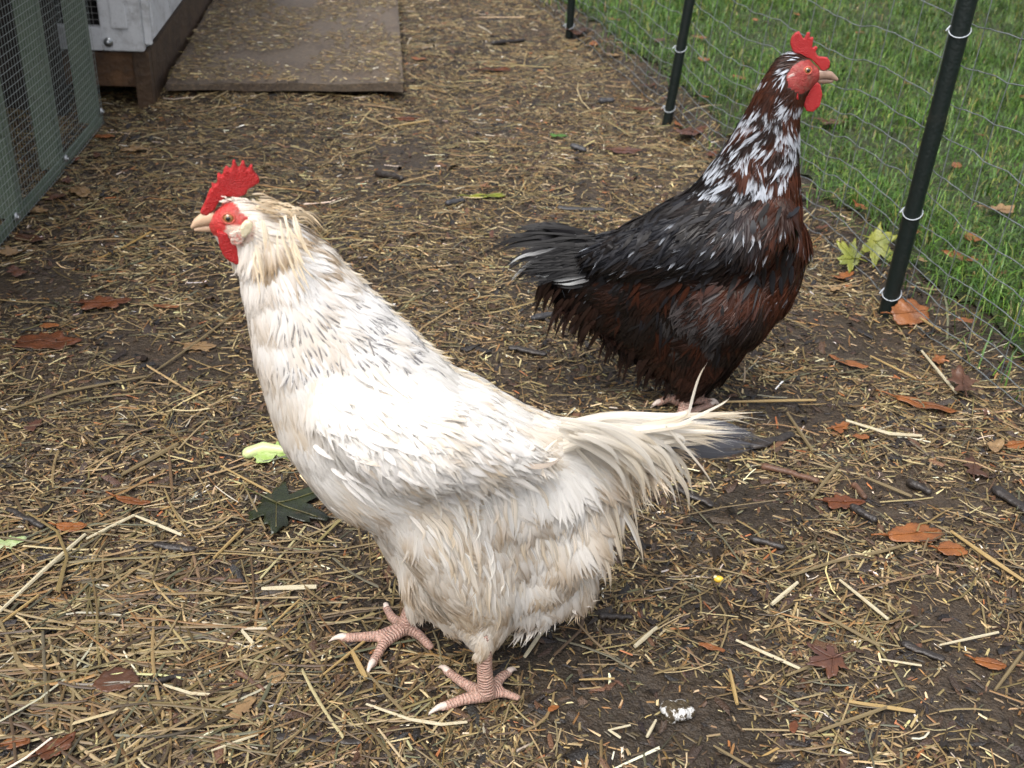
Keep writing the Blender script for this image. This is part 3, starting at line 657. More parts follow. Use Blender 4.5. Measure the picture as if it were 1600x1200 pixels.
combB = zb([(618, 150), (625, 115), (650, 85), (675, 76), (690, 100), (704, 130), (724, 83), (743, 80), (738, 110), (734, 150), (746, 112), (764, 113), (757, 150), (752, 185), (775, 168), (792, 173), (775, 198), (788, 225), (802, 235), (850, 238), (867, 262), (863, 300), (840, 318), (812, 318), (790, 290), (745, 245), (700, 235), (655, 225), (630, 190)])
watB = zb([(698, 470), (735, 425), (785, 390), (808, 410), (819, 470), (802, 540), (762, 577), (720, 572), (696, 530)])
watB2 = zb([(612, 428), (645, 428), (667, 460), (671, 503), (640, 497), (614, 465)])
lobB = zb([(600, 350), (640, 333), (668, 365), (655, 405), (625, 418), (600, 410)])
hb, bvB, sfB = make_hen('brown_hen', 'wet dark brown and black hen with white-speckled neck, facing right by the fence', HB, legsB, (1240, 125), faceB, skinB, fieldB, colB, M_fdark, 21000, regB,
    combB, M_combp, [(watB, .004, .005), (watB2, .017, .004)], [(lobB, .0165, .004, mat('grey_lobe', (.5, .38, .34), .55, noise=[(300, (.45, .1, .1), .45, .6, .8)]))],
    [(1278, 117, 9), (1288, 116, 8), (1298, 118, 6), (1307, 124, 3)], [(1275, 125, 6), (1288, 126.5, 4.5), (1300, 127, 2.4)], M_beakd, (1262, 110), 6.4)
random.seed(5); tb = []; bk = (.004, .0035, .004)
for i in range(26):
    y0 = 385+random.uniform(-12, 40); ex = random.uniform(785, 850); ey = 362+random.uniform(-8, 80); o0 = random.uniform(-.03, .03)
    tb.append((([(940, y0), (895, (y0+ey)/2-8), (850, ey-6), (ex, ey+4)], random.uniform(12, 20), o0, o0, bk, (.015, .014, .018)), {}))
for e in ([(900, 372), (850, 366), (790, 378), (738, 408)], [(890, 380), (840, 378), (800, 384), (762, 402)], [(900, 385), (850, 392), (805, 405), (778, 425)], [(900, 372), (860, 356), (820, 356), (800, 364)], [(900, 368), (850, 358), (812, 368), (780, 362)],
          [(880, 390), (850, 400), (830, 420), (815, 440)], [(900, 365), (870, 352), (840, 352)], [(920, 372), (880, 360), (850, 366)]):
    tb.append(((e, 13, .012, .012, bk, bk), {}))
add_long('tail', HB, hb, M_fdark, tb)
wt = (.55, .57, .56)
for e in ([(880, 386), (840, 395), (812, 402), (785, 422)], [(872, 394), (838, 405), (812, 424), (792, 446)], [(905, 425), (880, 428), (855, 432), (833, 430)], [(915, 431), (893, 434), (872, 438), (850, 436)], [(925, 436), (905, 440), (888, 444), (868, 443)], [(900, 368), (880, 374), (868, 386)]):
    add_long('tail_feather', HB, hb, M_fdark, [((e, 7, .032, .032, (.2, .2, .2), wt), dict(nb=5, streak=.3)), (([(p_[0]+3, p_[1]+5) for p_ in e], 8, .030, .030, bk, bk), {})])['label'] = 'black tail feather with a white edge'
for i in range(30):
    y0 = 368+random.uniform(-6, 66); ex = random.uniform(748, 850); ey = y0+random.uniform(-16, 44)
    tb2 = (([(930, y0), (890, y0*.7+ey*.3-6), (850, y0*.3+ey*.7-4), (ex, ey)], random.uniform(4, 8), .033, .036, bk, (.004, .004, .005)), dict(nb=4, streak=.3)); loose_t = globals().setdefault('loose_t', []); loose_t.append(tb2)
add_long('tail', HB, hb, M_fdark, loose_t)
loose = []
for i in range(150):
    x0 = random.uniform(860, 1070); y0 = 430+(x0-860)*.62+random.uniform(-20, 40); L = random.uniform(28, 60)
    loose.append((([(x0, y0), (x0-L*.3, y0+L*.4), (x0-L*.35-random.uniform(0, 10), y0+L)], random.uniform(5, 9), random.uniform(0, .03), random.uniform(0, .02), (.03, .016, .012), bk), dict(nb=4)))
add_long('rear_feathers', HB, hb, M_fdark, loose)
random.seed(31); cb_ = []
for i in range(260):
    x0 = random.uniform(930, 1250); y0 = random.uniform(310, 560); t_ = sstep(470, 420, y0)
    L = random.uniform(26, 50); dx, dy = (-.72, .7) if (y0 < 450 and x0 < 1170) else (-.3, .95); a_ = random.gauss(0, .3); dx, dy = dx*math.cos(a_)-dy*math.sin(a_), dx*math.sin(a_)+dy*math.cos(a_)
    p = [(x0, y0), (x0+dx*L*.35, y0+dy*L*.35), (x0+dx*L*.7, y0+dy*L*.7), (x0+dx*L, y0+dy*L)]
    hit = [bvB.ray_cast(Vector(C_), Vector(ray(*c)).normalized())[0] for c in (p[0], p[2])]
    if not hit[0] or not hit[1]: continue
    red = vnoise(np.array([x0/26]), np.array([y0/26]), 71)[0] > .52; c0_ = (.045, .014, .007) if (red and t_ < .8) else random.choice([(.010, .009, .009), (.016, .016, .019)])
    cb_.append(((on_surf(HB, bvB, p, .003, .006), random.uniform(5, 11) if y0 < 450 else random.uniform(3, 6), 0, 0, c0_, (.012, .010, .010)), dict(nb=5, streak=.3)))
add_long('contour_feathers', HB, hb, M_fdark, cb_)
bpy.context.view_layer.update()
#GROUND
# ================================================================== GROUND
def axis(lo, hi, step, far): 
    a = np.arange(lo, hi, step); g = []; x = step
    while sum(g) < far: x *= 1.35; g.append(x)
    c = np.cumsum(g); return np.concatenate([(lo-c)[::-1], a, (a[-1]+c)])
M_mud = mat('wet_mud', (.036, .027, .018), rough=.5, spec=.35, noise=[(3, (.068, .048, .031), .42, .62, .8), (40, (.06, .042, .027), .5, .7, .7), (260, (.010, .008, .007), .45, .65, .7)], bump=[(12, .02), (70, .008), (420, .002)])
gx = axis(-1.9, 2.9, .016, 90); gy = axis(.2, 5.2, .016, 90)
XX, YY = np.meshgrid(gx, gy); ZZ = gh(XX, YY)-.010*sstep(.15, .3, lawn_side(XX, YY))
nx, ny = len(gx), len(gy); ii = (np.arange(ny-1)[:, None]*nx+np.arange(nx-1)).ravel()
gq = np.stack([ii, ii+1, ii+nx+1, ii+nx], 1)
tag(mk('ground', np.stack([XX, YY, ZZ], 2).reshape(-1, 3), gq, M_mud, None, None, True), kind='structure')
M_turf = mat('turf', (.035, .05, .014), rough=.8, noise=[(14, (.05, .045, .02), .45, .65, .7), (90, (.02, .03, .008), .45, .6, .7)], bump=[(60, .02), (300, .005)])
edge = lawn_side(XX, YY)-.085-.06*(vnoise(XX*7, YY*7, 31)-.5)-.03*(vnoise(XX*25, YY*25, 32)-.5)
fe = edge.ravel(); lq = gq[(fe[gq] > 0).all(1)]
used = np.unique(lq); rm = np.full(nx*ny, -1); rm[used] = np.arange(len(used))
LV = np.stack([XX, YY, gh(XX, YY)+.006], 2).reshape(-1, 3)[used]
tag(mk('lawn', LV, rm[lq], M_turf, None, None, True), kind='structure')

# ---- litter: straw, chips and crumbs of bark pressed in the mud
mud_spots = [(1010, 1115, 230, 90), (870, 1030, 90, 50), (1520, 1090, 170, 85), (1380, 780, 110, 45), (1240, 640, 120, 40), (50, 440, 90, 35), (1180, 800, 110, 40), (1330, 520, 90, 30), (620, 250, 70, 25), (280, 560, 120, 45), (1120, 690, 80, 30), (1480, 960, 60, 40)]
ms = []
for a, b, c, d in mud_spots:
    p = G(a, b); p2 = G(a+c, b); p3 = G(a, b-d); ms.append((p[0], p[1], abs(p2[0]-p[0]), abs(p3[1]-p[1])))
def muddy(x, y):
    m_ = np.zeros_like(x)
    for cx, cy, a, b in ms: m_ = np.maximum(m_, 1-sstep(.5, 1.25, np.hypot((x-cx)/a, (y-cy)/b)+.5*(vnoise(x*14, y*14, 41)-.5)))
    return m_
def sample_run(n, x0=-1.6, x1=.95, y0=.28, y1=4.6, power=1.25, mudkeep=.08, lawnkeep=0.):
    X = []; tot = 0
    while tot < n:
        x = rng.uniform(x0, x1, n*2); y = (y0**.8+rng.uniform(0, 1, n*2)*(y1**.8-y0**.8))**1.25
        x = x*.5*(1+y*.5)
        k = (rng.random(n*2) > muddy(x, y)*(1-mudkeep))
        s = lawn_side(x, y); lim = .03+.1*rng.random(n*2)**2
        k &= (s < lim) | (rng.random(n*2) < lawnkeep)
        k &= rng.random(n*2) < .42+.9*vnoise(x*9, y*9, 44)
        q = np.stack([x[k], y[k]], 1); X.append(q); tot += len(q)
    return np.concatenate(X)[:n]
def sticks(q, L, Wd, ang, zlift, tilt, cols, ridge=.45, bow=.06, segs=2):
    n = len(q); d = np.stack([np.cos(ang), np.sin(ang)], 1); s = np.stack([-d[:, 1], d[:, 0]], 1)
    T = np.linspace(-.5, .5, segs+1); vv = np.zeros((n, segs+1, 3, 3)); endc = rng.uniform(-.9, .9, (n, 6)); bw = rng.normal(0, bow, n)*rng.uniform(.2, 2.5, n)
    for i, t in enumerate(T):
        c = q+d*(L*t)[:, None]+s*(bw*L*(t*t*4-1)*.5)[:, None]
        z = gh(c[:, 0], c[:, 1])+zlift+tilt*L*t
        for j, u in enumerate((-1, 0, 1)):
            tap = 1-.25*abs(t)
            p = c+s*(u*Wd*.5*tap)[:, None]+(d*(Wd*endc[:, j if t > 0 else j+3])[:, None] if abs(abs(t)-.5) < 1e-6 else 0); vv[:, i, j, :2] = p; vv[:, i, j, 2] = z+(Wd*ridge if u == 0 else 0)
    V = vv.reshape(-1, 3); b = np.arange(n)[:, None]*(segs+1)*3; fq = []
    for i in range(segs):
        for j in range(2): fq.append(b+np.array([i*3+j, i*3+j+1, (i+1)*3+j+1, (i+1)*3+j]))
    return V, np.stack(fq, 1).reshape(-1, 4), np.repeat(cols, (segs+1)*3, axis=0)
def palette(n, pal, w, var=.25):
    pal = np.array(pal); k = rng.choice(len(pal), n, p=np.array(w)/sum(w)); c = pal[k]*(1+rng.normal(0, var, (n, 1))); return np.clip(c*(1+rng.normal(0, .05, (n, 3))), .005, .9)
M_straw = mat('straw', vcol=True, rough=.5, spec=.4, noise=[(350, (.06, .04, .02), .55, .75, .55)])
PAL = [(.19, .135, .06), (.13, .093, .042), (.25, .19, .095), (.07, .047, .024), (.37, .30, .165), (.18, .10, .036), (.52, .47, .36), (.095, .09, .055)]
n = 38000; q = sample_run(n, mudkeep=.09); L = np.clip(rng.lognormal(math.log(.026), .6, n), .008, .18); Wd = rng.uniform(.0008, .0024, n)*(.75+L*6)
ang = np.where(rng.random(n) < .38, rng.normal(.3, .6, n), rng.uniform(0, math.pi, n))
V, F, C = sticks(q, L, Wd, ang, rng.uniform(0, .006, n), rng.normal(0, .05, n), palette(n, PAL, [5, 5, 2.8, 4, 1.2, 1.4, .3, 1.5]), bow=.1, segs=3)
tag(mk('straw_litter', V, F, M_straw, None, C), kind='stuff')
n = 230000; q = sample_run(n, mudkeep=.25, lawnkeep=.01); L = np.clip(rng.lognormal(math.log(.006), .5, n), .002, .022); Wd = L*rng.uniform(.1, .42, n); Wd = np.minimum(Wd, .0026)
V, F, C = sticks(q, L, Wd, rng.uniform(0, math.pi, n), rng.uniform(0, .003, n), rng.normal(0, .15, n), palette(n, PAL+[(.26, .10, .035), (.6, .56, .5)], [5, 4, 4, 7, 2.0, 2, .3, 1, .5, .12], .4), segs=1)
tag(mk('wood_chip_litter', V, F, M_straw, None, C), kind='stuff')
n = 42000; q = sample_run(n, mudkeep=.6); L = np.clip(rng.lognormal(math.log(.008), .45, n), .003, .02); Wd = L*rng.uniform(.3, .6, n)
V, F, C = sticks(q, L, Wd, rng.uniform(0, math.pi, n), rng.uniform(-.001, .003, n), rng.normal(0, .18, n), palette(n, [(.025, .016, .010), (.045, .025, .014), (.014, .011, .010), (.09, .045, .022)], [4, 4, 3, 1.2], .3), segs=2, ridge=.35)
tag(mk('bark_litter', V, F, mat('bark_bits', vcol=True, rough=.5, bump=[(500, .0015)]), None, C), kind='stuff')

# a thick drift of longer trodden straw toward the lower left
pc_ = G(170, 1010); n = 900; q = np.stack([pc_[0]+rng.normal(0, .13, n), pc_[1]+rng.normal(0, .10, n)], 1); q = q[q[:, 1] > .3]; n = len(q)
V, F, C = sticks(q, np.clip(rng.lognormal(math.log(.055), .45, n), .02, .2), rng.uniform(.0010, .0034, n), rng.normal(.45, .8, n), rng.uniform(.0, .007, n), rng.normal(0, .04, n), palette(n, PAL, [5, 6, 3, 4, 1.2, 1.6, .3, 2.2])*.9, bow=.1, segs=4)
tag(mk('straw_drift', V, F, M_straw, None, C), kind='stuff')

# ---- grass
n = 210000; xs = []; tot = 0
while tot < n:
    y = .75*(6.6/.75)**rng.uniform(0, 1, n)**.85; s = rng.uniform(.0, 2.7, n)**1.0
    base = FA+(fd*((y-FA[1])/fd[1])[:, None])
    x = base[:, 0]+s+.02
    e = lawn_side(x, y)-.095-.09*(vnoise(x*7, y*7, 31)-.5); k = (e > 0) | ((e > -.07) & (rng.random(n) < .12))
    k &= rng.random(n) < .35+.9*vnoise(x*11, y*11, 51); xs.append(np.stack([x[k], y[k]], 1)); tot += k.sum()
q = np.concatenate(xs)[:n]; x, y = q[:, 0], q[:, 1]
Lg = rng.uniform(.018, .062, n)*(.45+1.05*vnoise(x*6, y*6, 52)); wg = rng.uniform(.0009, .0018, n)*(1+.15*y); az = rng.uniform(0, 2*math.pi, n)+2.5*vnoise(x*5, y*5, 53)
lean = rng.uniform(.3, 1.45, n); d = np.stack([np.cos(az), np.sin(az), np.zeros(n)], 1); sdv = np.stack([-np.sin(az), np.cos(az), np.zeros(n)], 1)
z0 = gh(x, y)+.002; b0 = np.stack([x, y, z0], 1); up = np.array([0, 0, 1.])
p1 = b0+d*(Lg*lean*.25)[:, None]+up*(Lg*.5)[:, None]; p2 = b0+d*(Lg*lean*.85)[:, None]+up*(Lg*(1-.55*lean))[:, None]
V = np.stack([b0-sdv*wg[:, None]*.5, b0+sdv*wg[:, None]*.5, p1+sdv*wg[:, None]*.5, p1-sdv*wg[:, None]*.5, p2+sdv*wg[:, None]*.12, p2-sdv*wg[:, None]*.12], 1).reshape(-1, 3)
b = np.arange(n)[:, None]*6; F = np.stack([b+np.array([0, 1, 2, 3]), b+np.array([3, 2, 4, 5])], 1).reshape(-1, 4)
gc = palette(n, [(.078, .165, .022), (.055, .125, .017), (.125, .22, .03), (.040, .09, .018), (.21, .22, .05), (.24, .18, .07)], [5, 5, 3, 3, 1.4, .5], .25)
patch = vnoise(x*2.2, y*2.2, 55)[:, None]; gc = gc*(.75+.5*patch)
tag(mk('grass', V, F, mat('grass_blade', vcol=True, rough=.42, transl=.3), None, np.repeat(gc, 6, 0)), kind='stuff')

# ================================================================== FENCE
fence = empty('wire_fence', (FA[0], FA[1], 0)); tag(fence, 'low wire mesh fence on thin dark green posts along the lawn edge', 'fence')
M_post = mat('post_green', (.0025, .008, .007), rough=.5, noise=[(60, (.01, .013, .01), .5, .75, .5), (22, (.03, .028, .02), .58, .72, .6)], bump=[(200, .001)])
M_wire = mat('galvanised_wire', (.17, .19, .20), rough=.4, noise=[(60, (.08, .09, .09), .45, .65, .8)]); M_wire.node_tree.nodes['Principled BSDF'].inputs['Metallic'].default_value = .2
M_tie = mat('tie_white', (.42, .46, .5), rough=.35)
def line_pt(t): return FA+fd*t
posts = [((1385, 490), (1512, 0), .0122), ((1042, 193), (1078, 0), .0105), ((889, 60), (893, 0), .0105)]
pinfo = []
for bp, tp, pr in posts:
    b = G(*bp); d = ray(*tp); t = (b[1]-.01-C_[1])/d[1]; tpt = C_+d*t; up = (tpt-b)/np.linalg.norm(tpt-b); pinfo.append((b, up, pr))
    mb = MB(); pts = [b-up*.06+up*h for h in np.linspace(0, 1.16, 24)]
    mb.tube(pts, [pr*(1+.03*math.sin(i*2.1)) for i in range(24)], 14, round_ends=True)
    po = mb.build('post', M_post, fence, True)
    for h in (.035, .165, .42):
        c = b+up*h; tb_ = MB(); e1 = np.array([fd[0], fd[1], 0]); e2 = np.cross(up, e1)
        tb_.tube([c+(e1*math.cos(a)+e2*math.sin(a))*(pr*1.12)+up*(.007*math.cos(a+.7)) for a in np.linspace(.4, 5.2, 18)], .0008, 6, round_ends=True)
        c2 = c+(e1*math.cos(-.3)+e2*math.sin(-.3))*pr*1.12; tb_.tube([c2, c2+np.array([-.012, -.008, .003]), c2+np.array([-.018, -.014, -.002])], .0012, 6)
        tb_.build('wire_tie', M_tie, po, True)
# the mesh leans with the posts, sags a little between them
tpost = [0., float((pinfo[1][0][:2]-FA)@fd), float((pinfo[2][0][:2]-FA)@fd)]
def fpt(t, z):
    ups = [p[1] for p in pinfo]; u = np.array([np.interp(t, [-1, tpost[0], tpost[1], tpost[2], 3], [ups[0][i], ups[0][i], ups[1][i], ups[2][i], ups[2][i]]) for i in range(3)])
    q = line_pt(t)+fn*(.017+.012*math.sin(t*3.1+1)*z*2); ze = max(float(gh(q[0], q[1])), 0)
    sag = .012*math.sin(t*5.3+z*7)*min(1, z*6)
    return np.array([q[0], q[1], ze])+u*(z+sag)
heights = [.008, .03, .053, .078, .105, .135, .17, .21, .255, .305, .36, .42, .49, .57, .66]
for h in heights:
    mb = MB(); ts = np.arange(-1.05, 2.7, .0125); ph = random.random()*6
    mb.tube([fpt(t, h+(.0012+.0009*math.sin(t*5+ph))*math.sin(t*2*math.pi/.074+.5*math.sin(t*7+ph))+.003*math.sin(t*9+ph)+.002*math.sin(t*23+ph)) for t in ts], .00078, 5)
    mb.build('horizontal_wire', M_wire, fence, True)
for t in np.arange(-1.05, 2.7, .074):
    mb = MB(); mb.tube([fpt(t+.002*math.sin(z*30+t*9), z) for z in np.linspace(.0, .66, 16)], .0007, 5); mb.build('vertical_wire', M_wire, fence, True)

# ================================================================== RUN (left)
M_green = mat('green_paint', (.11, .15, .105), rough=.55, noise=[(30, (.15, .18, .13), .45, .65, .6), (120, (.025, .035, .024), .5, .7, .7)], bump=[(150, .0015)])
M_dark = mat('dark_boards', (.015, .012, .010), rough=.8, noise=[(20, (.03, .02, .014), .45, .65, .7)], bump=[(60, .004)])
run = empty('chicken_run', (-.82, 1.8, 0)); tag(run, 'green timber framed run with fine wire mesh at the left edge', 'chicken run')
RA, RB = np.array([-.752, 1.06]), np.array([-.849, 2.10]); rd = (RB-RA)/np.linalg.norm(RB-RA); rn_ = np.array([rd[1], -rd[0]])
def rframe(t, off=0): q = RA+rd*t+rn_*off; return q
def rbox(t0, t1, o0, o1, z0, z1, name):
    mb = MB(); M = Matrix(((rd[0], rn_[0], 0, RA[0]), (rd[1], rn_[1], 0, RA[1]), (0, 0, 1, 0), (0, 0, 0, 1)))
    mb.box((t0, o0, z0), (t1, o1, z1), bev=.002, M=M); return mb.build(name, M_green, run)
LR = float(np.linalg.norm(RB-RA))
for t in (.08, .31, .55, .775, LR-.022):
    rbox(t, t+.022, -.040, -.001, 0, .95, 'upright')
rbox(-.3, LR+.003, -.010, .0, .0, .018, 'rail'); rbox(-.3, LR+.003, -.024, .0, .95, 1.0, 'rail')
mb = MB()
for h in np.arange(.004, .95, .0125): mb.tube([(*rframe(t, .003+.0012*math.sin(t*9+h*13)), h+.002*math.sin(t*6)) for t in np.linspace(-.3, LR, 14)], .00042, 4)
for t in np.arange(-.3, LR, .0125): mb.tube([(*rframe(t, .004), h) for h in (.002, .5, .95)], .0004, 4)
mb.build('wire_mesh', mat('mesh_wire', (.22, .25, .24), rough=.4), run)
M_dark2 = M_dark
for j, xx in enumerate(np.arange(1.1, 2.6, .16)):
    mb = MB(); mb.box((-1.72, xx, 0), (-1.69, xx+.152, 1.0), bev=.002); mb.build('back_board', M_dark, run)
mb = MB(); mb.box((-1.75, .6, 1.0), (-.84, 2.7, 1.02)); mb.build('roof', M_dark, run)
mb = MB(); mb.box((-1.7, 2.125, 0), (-.93, 2.145, 1.0)); mb.build('dark_fill_sheet', M_dark, run)  # added dark sheet standing in for the run's shaded interior, hides the coop front
M_steel = mat('zinc', (.4, .42, .43), rough=.3); M_steel.node_tree.nodes['Principled BSDF'].inputs['Metallic'].default_value = .8
for t, h in ((LR-.01, .028), (.79, .018), (.52, .018), (.7, .42), (LR-.01, .3)):
    c = rframe(t, .003); mb = MB(); mb.tube([(c[0], c[1], h), (c[0]+rn_[0]*.003, c[1]+rn_[1]*.003, h)], [.0075, .006], 14); mb.tube([(c[0]+rn_[0]*.003, c[1], h), (c[0]+rn_[0]*.006, c[1], h)], .0035, 8); mb.build('screw', M_steel, run)

# ================================================================== COOP
M_white = mat('white_paint', (.60, .62, .64), rough=.6, noise=[(25, (.28, .28, .28), .5, .72, .8), (90, (.14, .13, .11), .6, .78, .7)], bump=[(120, .001), (20, .002)])
M_wood = mat('wet_timber', (.075, .045, .026), rough=.55, noise=[(14, (.028, .018, .012), .42, .65, .85), (90, (.12, .075, .04), .5, .7, .6)], bump=[(80, .003)])
coop = empty('chicken_coop', (-.80, 2.24, 0)); tag(coop, 'white painted hen coop on a dark wet timber base, behind the green run', 'coop')
A2 = np.array([-.79, 2.235]); cdv = np.array([-.145, 1.095]); cdv /= np.linalg.norm(cdv); cn = np.array([cdv[1], -cdv[0]])
MC = Matrix(((cn[0], cdv[0], 0, A2[0]), (cn[1], cdv[1], 0, A2[1]), (0, 0, 1, 0), (0, 0, 0, 1)))
def cbox(name, lo, hi, mt, parent=coop, bev=.002):
    mb = MB(); mb.box(lo, hi, bev=bev, M=MC); return mb.build(name, mt, parent)
cbox('corner_post', (-.032, .0, -.02), (.0, .034, .112), M_wood)
cbox('side_sill', (-.030, .034, -.01), (.0, 2.6, .112), M_wood)
cbox('front_sill', (-.6, .008, .036), (-.032, .036, .106), mat('amber_timber', (.13, .065, .028), rough=.55, noise=[(20, (.05, .03, .018), .42, .65, .85)], bump=[(80, .003)]))
cbox('floor', (-.6, .036, .112), (-.012, 2.6, .125), M_dark)
cbox('stone_plinth', (-.6, .2, -.01), (-.05, .25, .036), mat('plinth_stone', (.10, .09, .08), rough=.8, bump=[(60, .004)]))
cbox('front_frame', (-.085, -.012, .114), (-.004, .012, .9), M_white)
cbox('front_frame', (-.5, -.012, .114), (-.085, .012, .16), M_white)
cbox('front_frame', (-.062, -.017, .16), (-.03, -.0125, .9), M_white)
cbox('back_panel', (-.5, .5, .125), (-.03, .53, .9), M_dark)
mb = MB()
for h in np.arange(.16, .6, .0125): mb.tube([MC@Vector((-.5, .0, h)), MC@Vector((-.085, .0, h))], .0005, 4)
for t in np.arange(-.5, -.085, .0125): mb.tube([MC@Vector((t, .0, .16)), MC@Vector((t, .0, .9))], .0005, 4)
mb.build('window_mesh', mat('mesh_wire_grey', (.25, .25, .24), rough=.4), coop)
k = .014
for i, (z0, ln) in enumerate([(.135, .20), (.150, .22), (.165, .24), (.15, .24), (.16, .24), (.17, .24), (.15, .3), (.16, .3), (.17, .3)]):
    cbox('siding_board', (-.004, k, z0), (.014-.001*(i % 2), k+ln-.010, .92), M_white); k += ln
cbox('siding_trim', (-.004, .0, .125), (.0105, .013, .92), M_white)
cbox('side_wall', (-.012, .034, .113), (-.004, 2.6, .9), M_white)
cbox('eave_board', (-.6, -.05, .90), (.05, 2.65, .925), M_white)
mb = MB(); c = MC@Vector((-.072, -.012, .132)); d_ = np.array(MC.to_3x3()@Vector((0, -1, 0)))
mb.tube([np.array(c), np.array(c)+d_*.004], [.0095, .009], 20); mb.tube([np.array(c)+d_*.004, np.array(c)+d_*.01], [.006, .005], 10); mb.build('bolt', M_steel, coop, True)

# ---- board on the ground
M_ply = mat('muddy_board', (.115, .089, .064), rough=.55, noise=[(9, (.07, .05, .036), .42, .62, .8), (110, (.20, .14, .085), .52, .66, .8), (330, (.022, .015, .011), .5, .7, .7)], bump=[(40, .003), (260, .002)])
mb = MB(); c0 = G(262, 150); c1 = G(630, 157); c2 = G(620, 0); c3 = G(345, 0); ext = 1.4
c2 = c1+(c2-c1)*ext; c3 = c0+(c3-c0)*ext
bmv = []
nn_ = 24
top = []
for j in range(nn_+1):
    for i in range(13):
        p = (c0*(1-i/12)+c1*(i/12))*(1-j/nn_)+(c3*(1-i/12)+c2*(i/12))*(j/nn_)
        if j == 0: p = p+np.array([0, .012*(vnoise(i*.9, 3., 7)-.5)-.012*(i/12-.5)**2*4*0, 0])
        top.append((p[0], p[1], .030+.006*(vnoise(i*.5, j*.5, 6)-.5)-(.005 if i < 3 and j < 2 else 0)))
nT = len(top); bot = [(p[0], p[1], .011) for p in top]; F = []
for j in range(nn_):
    for i in range(12):
        a = j*13+i; F.append((a, a+1, a+14, a+13)); F.append((a+nT, a+13+nT, a+14+nT, a+1+nT))
bd = [i for i in range(13)]+[j*13+12 for j in range(1, nn_+1)]+[nn_*13+i for i in range(11, -1, -1)]+[j*13 for j in range(nn_-1, 0, -1)]
for a, b in zip(bd, bd[1:]+bd[:1]): F.append((b, a, a+nT, b+nT))
ply = mk('ground_board', np.array(top+bot), F, M_ply); tag(ply, 'flat brown chipboard sheet lying beside the coop, crusted with sawdust', 'board')
# crumbs on the board
n = 14000; uu = rng.random((n, 2)); a_ = uu[:, :1]; b_ = uu[:, 1:]; pp = (c0*(1-a_)+c1*a_)*(1-b_)+(c3*(1-a_)+c2*a_)*b_
keep = vnoise(pp[:, 0]*9, pp[:, 1]*9, 61)+.5*(a_[:, 0] < .15)+.3*rng.random(n) > .5; pp = pp[keep]; n = len(pp)
L = np.clip(rng.lognormal(math.log(.006), .6, n), .002, .05)
gh_save = gh; gh = lambda x, y: np.full(np.shape(x), .0325)
V, F, C = sticks(pp[:, :2], L, np.minimum(L*rng.uniform(.15, .5, n), .003), rng.uniform(0, 3.14, n), rng.uniform(0, .002, n), rng.normal(0, .03, n), palette(n, PAL, [5, 4, 4, 3, 1.5, 1, .3, 1], .3), segs=1)
tag(mk('sawdust_litter', V, F, M_straw, None, C), kind='stuff'); gh = gh_save

# ================================================================== LEAVES
def leaf_mat(name, a, b_, spots=(.05, .02, .01), rough=.38):
    return mat(name, a, rough=rough, noise=[(25, b_, .42, .62, .9), (110, spots, .6, .75, .8)], bump=[(60, .002), (300, .0006)], transl=.12)
LM = dict(orange=leaf_mat('leaf_orange', (.26, .095, .028), (.15, .055, .02)), brown=leaf_mat('leaf_brown', (.10, .045, .025), (.065, .03, .018)), red=leaf_mat('leaf_russet', (.13, .042, .016), (.065, .026, .013)),
          tan=leaf_mat('leaf_tan', (.28, .18, .085), (.18, .11, .055)), yellow=leaf_mat('leaf_yellow', (.24, .25, .03), (.13, .16, .025)), dark=leaf_mat('leaf_dark_green', (.028, .036, .016), (.014, .016, .010), (.06, .045, .025), .22),
          olive=leaf_mat('leaf_olive', (.10, .10, .035), (.07, .06, .025)), green=leaf_mat('leaf_green', (.07, .18, .02), (.05, .12, .02)), purple=leaf_mat('leaf_purple_brown', (.09, .045, .035), (.13, .05, .022)))
def maple_r(a):
    r = 0
    for k_, (c, w, h) in enumerate([(0, .42, 1.0), (.95, .42, .88), (-.95, .42, .88), (1.9, .42, .62), (-1.9, .42, .62)]):
        dd = abs((a-c+math.pi) % (2*math.pi)-math.pi); r = max(r, h*max(0, 1-dd/w/1.75)**.75)
    return max(.30, r)*(1+.10*math.sin(a*17)+.06*math.sin(a*29+1))
def oval_r(a, asp=.5):
    return asp/math.sqrt((asp*math.cos(a))**2+math.sin(a)**2)*(1+.03*math.sin(a*19))
def lobed_r(a): return oval_r(a, .55)*(1+.16*math.sin(a*7+.6))
def ragged_r(a): return (.6+.25*math.sin(a*2+1)+.15*math.sin(a*5)+.07*math.sin(a*13))
SH = dict(maple=maple_r, oval=oval_r, round=lambda a: oval_r(a, .75), lobed=lobed_r, ragged=ragged_r, long=lambda a: oval_r(a, .26))
leaf_labels = []
